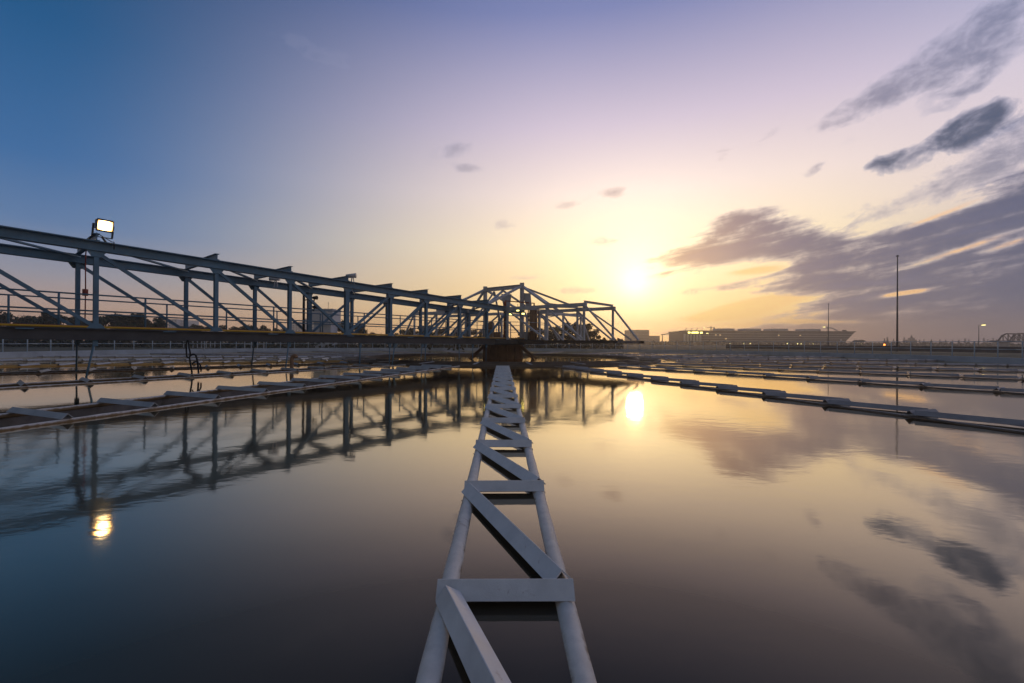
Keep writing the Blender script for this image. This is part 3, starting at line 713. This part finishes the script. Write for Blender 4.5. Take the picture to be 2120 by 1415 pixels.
for sgn in (1, -1):
    MB().beam(Vector((0, 0, ZA - .28)), u * sgn * 2.6 + nv * .7 + Vector((0, 0, zt_ + .02)), .18, .08).build('stay', M_steel2, ap)
    MB().beam(Vector((0, 0, ZA - .3)) - nv * .8, u * sgn * 1.6 - nv * 1.5 + Vector((0, 0, .9)), .1, .1).build('stay', M_steel2, ap)
for off, sc, sk in ((nv * .55 + u * .25, 1.0, .0), (nv * 2.2 - u * .1, .8, .25)):
    MB().extrude([(-.25 * sc, -.62), (.22 * sc, -.62), (.48 * sc + sk, .45), (-.42 * sc + sk, .38)], off + Vector((0, 0, zt_ + .62)), off + u * .03 + Vector((0, 0, zt_ + .62))).build('gusset_plate', M_steel2, ap)
# machinery on the platform
def onplat(px, Y): return P(px, 700, Y)
q = P(1104, 700, 29.6); t = empty('drive_drum', (q.x, q.y, ZD - .045), 'brown ribbed drive drum standing right of the centre on the platform', 'machine')
MB().tube((0, 0, 0), (0, 0, 2.0), .27, 18).build('casing', M_brown, t)
MB().tube((0, 0, 2.0), (0, 0, 2.14), .38, 18).build('lid', M_brown, t)
for i in range(6): a = R(60 * i); MB().tube((.33 * math.cos(a), .33 * math.sin(a), .05), (.33 * math.cos(a), .33 * math.sin(a), 1.95), .035, 6).build('rib', M_brown, t)
q = P(1045, 700, 29.2); t = empty('red_gantry', (q.x, q.y, ZD - .045), 'thick red oxide post with thin red crossbar at the bridge centre', 'gantry')
MB().beam((0, 0, 0), (0, 0, 2.45), .19, .19, up=(0, 1, 0)).build('post', M_red, t)
MB().beam((1.9, .6, 0.5), (1.9, .6, 2.35), .1, .1, up=(0, 1, 0)).build('post', M_red, t)
MB().beam((0, 0.0, 2.50), (1.95, .6, 2.40), .06, .06).build('crossbar', M_red, t)
q = P(1087, 700, 30.2); t = empty('control_cabinet', (q.x, q.y, ZD - .045), 'small white control cabinet on the platform behind the red post', 'cabinet')
MB().box(-.30, .30, -.25, .25, .05, .55).build('cabinet_body', M_wall, t); MB().box(-.26, -.02, -.262, -.251, .1, .5).build('door', M_wall, t); MB().box(.02, .26, -.262, -.251, .1, .5).build('door', M_wall, t)
MB().box(-.28, .28, -.22, .22, 0, .05).build('plinth', M_dark, t)
q = P(1022, 700, 30.5); t = empty('gear_motor', (q.x, q.y, ZD - .045), 'brown gear motor block behind the front truss left of the red post', 'machine')
MB().box(-.45, .45, -.35, .35, 0, .5).build('gearbox', M_brown, t); MB().tube((-.2, 0, .5), (-.2, 0, 1.15), .25, 14).build('motor', M_brown, t); MB().tube((-.2, 0, 1.15), (-.2, 0, 1.25), .15, 14, .1).build('fan_cover', M_brown, t)
for i, (px, py, Y, lab) in enumerate(((1006, 646, 29.3, 'small lit yellow lamp left of the central red post'), (1072, 643, 28.7, 'lit yellow lamp highest in the pair right of the red post'),
                                      (1083, 650, 28.9, 'lit yellow lamp just below right of the highest lamp'), (1057, 651, 29.0, 'small lit yellow lamp nearest the red post on its right'))):
    q = P(px, py, Y); t = empty('work_lamp', q, lab, 'lamp', 'lit lamps in the bridge centre')
    MB().extrude([(-.07, -.05), (.07, -.05), (.07, .05), (-.07, .05)], (0, .14, .06), (0, 0, 0), prof2=[(-.105, -.06), (.105, -.06), (.105, .06), (-.105, .06)]).build('housing', M_dark, t)
    MB().extrude([(-.085, -.045), (.085, -.045), (.085, .045), (-.085, .045)], (0, -.004, 0), (0, -.016, -.004)).build('lamp_glass', M_center_lamp, t)
    MB().beam((0, .08, .08), (0, .08, .42), .03, .03, up=(0, 1, 0)).build('bracket', M_dark, t)

# ------------------------------------------------------------------ railing on the rim
rail = empty('rim_railing', (CX, CY, WT), 'thin pale blue handrail running along the top of the tank rim wall', 'railing')
RR = RT + 0.2; step = 1.5 / RR
a0, a1 = A0 + R(46), A0 + R(360 - 46)
rb = MB(); n = 130
for z_, r_ in ((0.98, .024), (0.50, .02)):
    for i in range(n):
        b0 = a0 + (a1 - a0) * i / n; b1 = a0 + (a1 - a0) * (i + 1) / n
        rb.tube((RR * math.cos(b0), RR * math.sin(b0), z_), (RR * math.cos(b1), RR * math.sin(b1), z_), r_, 6)
rb.build('rail', M_rail, rail)
pm = MB().tube((0, 0, 0), (0, 0, .98), .03, 8).mesh('railing_post', M_rail)
a = a0
while a <= a1 + 1e-6:
    inst('railing_post', pm, rail, (RR * math.cos(a), RR * math.sin(a), 0)); a += step * 1.02

# ------------------------------------------------------------------ beyond the tank
GZ = 0.2
def tree_meshes(seed, h, wide, nleaf, m, conical=False):
    rnd = random.Random(seed); tr = MB(); lf = MB()
    th = h * (0.30 if not conical else 0.15)
    tr.tube((0, 0, -.2), (0.05 * h * rnd.uniform(-1, 1) * .3, 0, th), .035 * h, 8, .022 * h)
    cl = []
    nl = 14 if not conical else 7
    for i in range(nl):
        a = rnd.uniform(0, 2 * math.pi)
        if conical: zc = h * (0.15 + 0.8 * i / nl); rr = wide * (1 - i / nl) * .35; c = Vector((rr * math.cos(a) * .5, rr * math.sin(a) * .5, zc)); cl.append((c, max(.25, wide * (1.05 - i / nl) * .62)))
        else:
            zc = h * rnd.uniform(0.34, 0.93); rr = wide * rnd.uniform(.15, .75) * (1.15 - abs(zc / h - .6)); c = Vector((rr * math.cos(a), rr * math.sin(a), zc)); cl.append((c, wide * rnd.uniform(.16, .36)))
            tr.tube((0, 0, th * rnd.uniform(.8, 1.0)), c, .016 * h, 6, .005 * h)
    if conical: tr.tube((0, 0, th), (0, 0, h * .9), .02 * h, 6, .004 * h)
    for i in range(nleaf):
        c, r_ = rnd.choice(cl); d = Vector((rnd.gauss(0, 1), rnd.gauss(0, 1), rnd.gauss(0, .75))).normalized() * r_ * (rnd.random() ** .45) * (1 if rnd.random() > .12 else 1.25)
        p = c + d; s_ = h * rnd.uniform(.022, .050)
        t1 = Vector((rnd.gauss(0, 1), rnd.gauss(0, 1), rnd.gauss(0, 1))).normalized(); t2 = t1.cross(Vector((rnd.gauss(0, 1), rnd.gauss(0, 1), rnd.gauss(0, 1)))).normalized()
        lf.poly([p - t1 * s_, p + t2 * s_ * .6, p + t1 * s_, p - t2 * s_ * .6])
    return tr.mesh('trunk', M_bark), lf.mesh('crown', m)
TREES = [tree_meshes(11, 6, 2.9, 2600, M_leaf), tree_meshes(12, 6, 3.5, 3000, M_leaf2), tree_meshes(13, 6, 2.4, 2300, M_leaf), tree_meshes(14, 6, 3.9, 3200, M_leaf2)]
CONES = [tree_meshes(21, 6, 1.5, 700, M_leaf2, True), tree_meshes(22, 6, 1.2, 600, M_leaf2, True)]
def tree(px, Y, top_py, lab, group, kind, name='tree', sx=1.0):
    q = P(px, 700, Y); h = P(px, top_py, Y).z - GZ; k = h / 6.0
    t = empty(name, (q.x, q.y, GZ), lab, 'tree', group, random.uniform(0, 6.28)); t.scale = (k * sx, k * sx, k)
    inst('trunk', kind[0], t); inst('crown', kind[1], t)
rnd = random.Random(3)
left = [(-60, 62, 655), (8, 66, 651), (55, 78, 657), (92, 64, 648), (132, 72, 655), (178, 80, 662), (205, 62, 655), (240, 70, 650), (268, 62, 652), (302, 76, 658), (330, 68, 663), (398, 110, 672), (420, 96, 676),
        (482, 80, 676), (510, 74, 672), (540, 84, 674), (582, 92, 682), (608, 85, 688), (672, 88, 684), (708, 72, 664), (735, 78, 672), (772, 92, 690), (815, 90, 688), (848, 78, 680), (880, 82, 676), (915, 86, 680)]
for i, (px, Y, ty) in enumerate(left):
    tree(px, Y, ty, 'dark leafy tree behind the left rim railing, %s from the left' % ORD[i], 'trees beyond the left rim', TREES[i % 4], sx=rnd.uniform(1.0, 1.35))
mid = [(955, 88, 684), (990, 80, 682), (1030, 90, 688), (1085, 92, 690), (1120, 84, 680), (1150, 74, 674), (1180, 70, 667), (1205, 76, 673), (1228, 88, 684)]
for i, (px, Y, ty) in enumerate(mid):
    tree(px, Y, ty, 'hazy tree behind the central column and arms, %s from the left' % ORD[i], 'trees behind the central column', TREES[(i + 1) % 4], sx=rnd.uniform(1.0, 1.3))
con = [(1831, 330, 699), (1837, 330, 696), (1850, 345, 700), (1872, 330, 697), (1904, 340, 702), (1913, 330, 701), (1928, 345, 701), (1946, 330, 701), (1958, 340, 702), (1972, 330, 702), (1985, 345, 702),
       (1998, 330, 699), (2006, 340, 702), (2037, 330, 698), (2045, 345, 701), (2056, 330, 698), (2063, 340, 701), (2072, 335, 702), (2086, 335, 703), (2130, 335, 699)]
for i, (px, Y, ty) in enumerate(con):
    tree(px, Y, ty, 'tiny pointed conifer on the right skyline, %s from the left' % ORD[i], 'conifers on the right skyline', CONES[i % 2], 'conifer')
# a low dark belt of scrub under the trees (nobody could count it)
def scrub(name, pts, Y0, Y1, zt, seed, m=M_leaf2, lab='dark scrub and undergrowth'):
    r_ = random.Random(seed); b = MB()
    for i in range(pts[2]):
        f = r_.random(); px = pts[0] + (pts[1] - pts[0]) * f; Y = r_.uniform(Y0, Y1); q = P(px, 705, Y); zc = GZ + zt * r_.random() ** 1.4; s_ = r_.uniform(.12, .34) * Y / 60
        p = Vector((q.x, q.y, zc)); t1 = Vector((r_.gauss(0, 1), r_.gauss(0, 1), r_.gauss(0, .8))).normalized(); t2 = t1.cross(Vector((r_.gauss(0, 1), r_.gauss(0, 1), r_.gauss(0, 1)))).normalized()
        b.poly([p - t1 * s_, p + t2 * s_ * .7, p + t1 * s_, p - t2 * s_ * .7])
    o = b.build(name, m); tag(o, lab, 'undergrowth', kind='stuff'); return o
scrub('undergrowth', (-260, 960, 9000), 58, 84, 1.9, 5, M_leaf2, 'dark undergrowth behind the left rim railing')
scrub('undergrowth', (940, 1290, 2600), 70, 92, 1.6, 6, M_leaf2, 'hazy undergrowth behind the central column')
scrub('undergrowth', (1250, 2240, 4200), 240, 330, 1.9, 8, M_leaf2, 'far dark undergrowth along the right skyline')

# white block tower and far apartment blocks on the left
def block(name, px0, px1, top_py, Y, depth, lab, floors, bays, m=M_wall, z0=GZ, group=None):
    a = P(px0, 700, Y); b_ = P(px1, 700, Y); zt = P((px0 + px1) / 2, top_py, Y).z; cx = (a.x + b_.x) / 2; hw_ = (b_.x - a.x) / 2; h = zt - z0
    t = empty(name, (cx, Y, z0), lab, 'building', group)
    MB().box(-hw_, hw_, 0, depth, -.3, h).build('wall', m, t)
    MB().box(-hw_ - .15, hw_ + .15, -.15, depth + .15, h, h + max(.15, h * .02)).build('roof', m, t)
    for i in range(floors):
        for j in range(bays):
            x0 = -hw_ + 2 * hw_ * (j + .2) / bays; x1 = -hw_ + 2 * hw_ * (j + .8) / bays; zz0 = h * (i + .3) / floors; zz1 = h * (i + .75) / floors
            w_ = MB().box(x0, x1, -.06, -.002, zz0, zz1).build('window', M_steel2, t)
            MB().box(x0 + .12 * (x1 - x0), x1 - .12 * (x1 - x0), -.085, -.062, zz0 + .1 * (zz1 - zz0), zz1 - .1 * (zz1 - zz0)).build('pane', M_glass, w_)
    return t, hw_, h
t, hw_, h = block('apartment_block', 604, 629, 668, 420, 14, 'pale apartment block, left half of the far tower beside the white block tower', 9, 4)
t, hw_, h = block('apartment_block', 629, 650, 661, 425, 14, 'taller pale apartment block adjoining the white block tower on its left', 10, 3)
MB().box(-hw_ * .5, hw_ * .4, 2, 8, h + .5, h + 4).build('roof_room', M_wall, t)
t, hw_, h = block('apartment_block', 348, 366, 662, 420, 14, 'lower white apartment block on the far left skyline between trees', 9, 3)
t, hw_, h = block('apartment_block', 370, 390, 664, 425, 14, 'white apartment block with darker roof, right of its twin on the left skyline', 9, 3)
t, hw_, h = block('office_block', 1304, 1344, 684, 420, 20, 'hazy flat office block right of the sunlit truss arm', 5, 6, M_bldg)
t, hw_, h = block('office_block', 1344, 1366, 696, 430, 20, 'hazy low building just right of the flat office block', 2, 4, M_bldg)
q0 = P(644.5, 700, 66); q1 = P(688, 700, 66); zt = P(666, 641, 66).z; t = empty('block_tower', ((q0.x + q1.x) / 2, 66, GZ), 'square white tower with wider top storey behind the bridge railing', 'building')
hw_ = (q1.x - q0.x) / 2; h = zt - GZ; zm = P(666, 668, 66).z - GZ
MB().box(-hw_, hw_, 0, 3.2, zm, h).build('tank_box', M_wall, t)
MB().box(-hw_ + .25, hw_ - .35, .25, 2.9, -.3, zm).build('shaft', M_wall, t)
MB().box(-hw_ - .06, hw_ + .06, -.06, 3.26, h, h + .1).build('roof', M_wall, t)
MB().box(.45, 1.15, .16, .246, 1.0, 1.9).build('window', M_glass, t)
MB().tube((.3, 1.5, h + .1), (.3, 1.5, h + 1.2), .03, 6).build('aerial', M_black, t)
MB().box(-.1, hw_ - .2, -.25, .24, zm - .22, zm - .004).build('ledge', M_conc, t)
# low white frames (gates) behind the rim on the left
for px0, px1, ty, Y, lab in ((379, 410, 703, 60, 'white tubular gate frame left of centre behind the rim railing'), (416, 446, 704, 60, 'white tubular gate frame right beside another behind the hose'), (505, 548, 704, 58, 'white tubular frame alone, further right behind the rim railing')):
    a = P(px0, 712, Y); b_ = P(px1, 712, Y); zt = P(px0, ty, Y).z - GZ; w_ = b_.x - a.x
    t = empty('field_gate', (a.x, Y, GZ), lab, 'gate')
    f = MB().beam((0, 0, zt), (w_, 0, zt), .09, .09)
    for k in (0.04, .36, .66, w_ / w_ - .04): f.beam((w_ * k, 0, -.1), (w_ * k, 0, zt - .045), .08, .08, up=(0, 1, 0))
    f.build('frame', M_wall, t); MB().beam((0.1, 0.02, zt * .5), (w_ - .1, .02, zt * .5), .05, .05).build('mid_bar', M_wall, t)

# tall masts and lamp posts on the right
def mast(px, top_py, Y, r_, lab):
    q = P(px, 713, Y); h = P(px, top_py, Y).z - GZ
    t = empty('mast', (q.x, q.y, GZ), lab, 'mast')
    MB().tube((0, 0, -.2), (0, 0, h - .1), r_, 12, r_ * .5).build('pole', M_pole, t)
    MB().tube((0, 0, h - .1), (0, 0, h), r_ * 1.6, 12, r_ * .9).build('cap', M_pole, t)
    MB().box(-r_ * 2, r_ * 2, -r_ * 2, r_ * 2, -.05, .12).build('base_plate', M_conc, t)
mast(1857.5, 529, 46, .095, 'tallest slim grey mast standing beyond the right rim')
mast(1715, 629, 110, .12, 'shorter thin mast standing in front of the long terminal building')
def street_lamp(px, py, Y, side, lab, scale=1.0):
    q = P(px, py, Y); h = q.z - GZ; arm_ = 1.2 * side
    t = empty('street_lamp', (q.x - arm_, q.y, GZ), lab, 'street lamp', 'lit street lamps')
    MB().tube((0, 0, -.2), (0, 0, h), .11 * scale, 8, .07 * scale).build('pole', M_pole, t)
    MB().tube((0, 0, h), (arm_, 0, h + .25), .06 * scale, 6).build('arm', M_pole, t)
    MB().extrude([(-.2, 0), (.2, 0), (.14, .16), (-.14, .16)], (arm_ - .1 * side, 0, h + .18), (arm_ + .8 * side, 0, h + .22)).build('head', M_pole, t)
    MB().box(min(arm_, arm_ + .7 * side), max(arm_, arm_ + .7 * side), -.35, .35, h + .02, h + .17).build('lamp_glass', M_street, t)
street_lamp(2034, 674, 150, 1, 'lit street lamp on a thin post at the far right', 1.2)
street_lamp(1708, 678, 210, -1, 'lit street lamp beside the shorter mast before the terminal')
street_lamp(1457, 679, 300, 1, 'lit street lamp above the left end of the terminal roof')
street_lamp(1466, 691, 230, -1, 'lit street lamp at the left end of the terminal front')

# the long ship-like terminal building
YB = 300
def wx(px): return P(px, 700, YB).x
x0, x1 = wx(1428), wx(1770); z1 = P(1600, 687, YB).z; xb = wx(1741)
t = empty('terminal_building', ((x0 + x1) / 2, YB, GZ), 'long low terminal building with ship-bow slanted right end and roof units', 'building')
ox = (x0 + x1) / 2
b = MB(); b.extrude([(x0 - ox, -.3), (xb - ox, -.3), (x1 - ox, z1 - GZ), (x0 - ox, z1 - GZ)], (0, 0, 0), (0, 40, 0)); b.build('wall', M_bldg, t)
for i in range(5):
    zf = (z1 - GZ) * (i + 1) / 6
    xe = xb + (x1 - xb) * zf / (z1 - GZ)
    MB().box(x0 - ox, xe - ox - .3, -.25, -.002, zf - .12, zf + .12).build('ledge', M_steel2, t)
MB().box(x0 - ox - .5, x1 - ox + .4, -.5, 40.5, z1 - GZ + .003, z1 - GZ + .5).build('roof', M_bldg, t)
for a_, b__ in ((1497, 1530), (1552, 1586), (1608, 1643), (1678, 1712)):
    MB().box(wx(a_) - ox, wx(b__) - ox, 6, 16, z1 - GZ + .504, z1 - GZ + 2.1).build('roof_unit', M_wall, t)
ar = MB(); xa, xc = wx(1716) - ox, wx(1742) - ox
pts = [Vector((xa + (xc - xa) * i / 10, 3, z1 - GZ + .5 + 2.4 * math.sin(math.pi * (.35 + .65 * i / 10)))) for i in range(11)]
ar.path(pts, .35, 6); ar.build('roof_arch', M_steel2, t)
MB().box(wx(1757) - ox, wx(1762) - ox, 4, 6, z1 - GZ + .504, z1 - GZ + 1.5).build('roof_vent', M_bldg, t)
MB().box(wx(1739) - ox, wx(1743) - ox, -.12, -.002, 1.6, 4.6).build('window', M_wall, t)
r_ = random.Random(9)
for i in range(26):
    px = 1468 + 11 * i + r_.uniform(-4, 4); xx = wx(px) - ox
    if px > 1735: break
    zz0 = r_.choice([1.0, 1.1, 1.2, 4.0, 6.5]) if r_.random() < .35 else 1.1
    MB().box(xx - r_.uniform(.25, .6), xx + .5, -.16, -.004, zz0, zz0 + .5).build('lit_window', M_window, t)
# gate house with lit canopy, left of the terminal
xg0, xg1 = wx(1403), wx(1440); zg = P(1420, 684, YB).z - GZ; og = (xg0 + xg1) / 2
t = empty('gate_house', (og, YB - 12, GZ), 'columned gate house with bright lamps under its canopy, left of the terminal', 'building')
MB().box(xg0 - og, xg1 - og, 0, 10, zg * .72, zg * .95).build('canopy', M_bldg, t)
for k in range(6): xx = (xg0 - og) + (xg1 - xg0) * (k + .2) / 6; MB().box(xx - .5, xx + .5, .3, 1.4, -.3, zg * .72).build('pillar', M_steel2, t)
MB().box(xg0 - og + 1, xg1 - og - 1, 5, 9.5, -.3, zg * .719).build('wall', M_bldg, t)
for k, px in enumerate((1412, 1419, 1424, 1428, 1436)): xx = wx(px) - og; MB().box(xx - .7, xx + .7, -.4, -.004, zg * .76, zg * .86).build('lamp', M_center_lamp, t)
for k in range(3): xx = (xg0 - og) * (.7 - .6 * k); MB().beam((xx, 4, zg * .952), (xx + 1.2, 4, zg * 1.12), .3, .3).build('roof_finial', M_bldg, t)
MB().beam((xg0 - og - 14, 3, zg * .66), (xg0 - og - .01, 3, zg * .86), .6, .6).build('conveyor', M_bldg, t)
MB().beam((xg0 - og - 13, 3, -.3), (xg0 - og - 13, 3, zg * .63), .4, .4, up=(0, 1, 0)).build('conveyor_leg', M_bldg, t)
q = P(1472, 690, 380); t = empty('tower_crane', (q.x, q.y, GZ), 'thin tower crane silhouette above the terminal roof', 'crane'); hc_ = P(1472, 676, 380).z - GZ
MB().beam((0, 0, -.3), (0, 0, hc_), .7, .7, up=(0, 1, 0)).build('mast', M_black, t); MB().beam((-3.2, 0, hc_ - 1.2), (3.0, 0, hc_ - .9), .4, .4).build('jib', M_black, t); MB().beam((2.6, -.2, hc_ - 2.6), (2.6, -.2, hc_ - 1.2), .9, .8, up=(0, 1, 0)).build('counterweight', M_black, t)
# lamps along the foot of the terminal
bol = MB().tube((0, 0, -.2), (0, 0, 1.0), .08, 6).mesh('pole', M_pole); glb = MB().tube((0, 0, 1.0), (0, 0, 1.35), .16, 8).mesh('lamp_glass', M_street)
for i, px in enumerate((1478, 1497, 1507, 1525, 1546, 1583, 1595, 1614, 1625, 1646, 1660, 1679, 1690, 1701, 1712, 1722, 1760)):
    q = P(px + r_.uniform(-2, 2), 711, 255); t = empty('bollard_lamp', (q.x, q.y + r_.uniform(-8, 8), GZ), 'small lit lamp in the row along the foot of the terminal building', 'lamp', 'lamps along the terminal'); inst('pole', bol, t); inst('lamp_glass', glb, t)
# beacon, shelter, temple and steel bridge on the right skyline
q = P(1831, 714, 120); t = empty('beacon', (q.x, q.y, GZ), 'glowing orange beacon on a short post left of the tallest mast', 'lamp'); hb_ = q.z - GZ
MB().tube((0, 0, -.2), (0, 0, hb_ - .22), .08, 8).build('post', M_black, t); MB().tube((0, 0, hb_ - .22), (0, 0, hb_ + .2), .22, 10, .16).build('lamp_glass', M_orange, t)
q = P(1783, 712, 240); hs = P(1783, 704, 240).z - GZ; t = empty('shelter', (q.x, q.y, GZ), 'small domed shelter just right of the terminal bow', 'shelter')
MB().extrude([(-2.6, 0), (2.6, 0), (2.2, .8), (1.0, 1.25), (-1.0, 1.25), (-2.2, .8)], (0, 0, hs - 1.25), (0, 3, hs - 1.25)).build('roof', M_leaf2, t)
for xx in (-1.9, -.6, .6, 1.9): MB().beam((xx, 1, -.2), (xx, 1, hs - 1.26), .25, .25, up=(0, 1, 0)).build('post', M_black, t)
q = P(1891, 710, 420); t = empty('temple', (q.x, q.y, GZ), 'small stepped temple silhouette with a spire among the conifers', 'building'); ht = P(1891, 693.5, 420).z - GZ
MB().box(-3.2, 3.2, 0, 5, -.3, ht * .55).build('wall', M_bldg, t); MB().box(-1.8, 1.8, .5, 4, ht * .55, ht * .72).build('upper_storey', M_bldg, t); MB().tube((0, 2, ht * .72), (0, 2, ht), 1.1, 8, .2).build('spire', M_bldg, t)
q = P(2090, 706, 170); q1 = P(2175, 706, 170); hb_ = P(2100, 691, 170).z; zb = P(2090, 706, 170).z; Lb = q1.x - q.x
t = empty('steel_bridge', (q.x, q.y, zb), 'dark arched steel truss bridge cut by the right edge', 'bridge'); hh = hb_ - zb
for yy in (0, 4):
    tops = [Vector((0, yy, 0)), Vector((Lb * .10, yy, hh * .75)), Vector((Lb * .2, yy, hh)), Vector((Lb * .8, yy, hh)), Vector((Lb * .9, yy, hh * .75)), Vector((Lb, yy, 0))]
    b = MB()
    for a_, b__ in zip(tops[:-1], tops[1:]): b.beam(a_, b__, .35, .4)
    b.build('top_chord', M_black, t)
    for k in range(1, 8):
        xx = Lb * k / 8; MB().beam((xx, yy, .2), (xx, yy, hh * (.7 if k in (1, 7) else .97)), .22, .22, up=(0, 1, 0)).build('post', M_black, t)
        if k < 7: MB().beam((xx, yy, hh * .9), (xx + Lb / 8, yy, .1), .18, .18).build('diagonal', M_black, t)
MB().box(-3, Lb + 3, -.3, 4.3, -.6, .1).build('deck', M_black, t)
for xx in (0, Lb): MB().box(xx - .6, xx + .6, .5, 3.5, GZ - zb - .3, -.61).build('pier', M_conc, t)
# long low road barrier in front of the right skyline
q = MB().ring(CX, CY, 62, 62.35, GZ - .1, GZ + .75, -28, 52, 2)
tag(q.build('road_barrier', M_dark, loc=(CX + 62, CY, GZ)), 'long low dark road barrier behind the bank on the right', 'barrier')
rd = MB().ring(CX, CY, 63, 70, GZ, GZ + .006, -28, 52, 2); tag(rd.build('road', mat('asphalt', (0.05, .048, .046), .85, var=.15, scale=.5)), None, None, kind='structure')

# ------------------------------------------------------------------ air
HZ = MB().box(-420, 420, -12, 520, -1.6, 24)
hm = bpy.data.materials.new('evening_haze'); hm.use_nodes = True; ht_ = hm.node_tree; ht_.nodes.clear(); q = G(ht_)
pv = q.n('ShaderNodeVolumePrincipled'); pv.inputs['Color'].default_value = (0.95, 0.86, 0.76, 1); pv.inputs['Density'].default_value = 0.0013; pv.inputs['Anisotropy'].default_value = 0.78
oo = q.n('ShaderNodeOutputMaterial'); ht_.links.new(pv.outputs[0], oo.inputs['Volume'])
tag(HZ.build('haze', hm), None, None, kind='stuff')
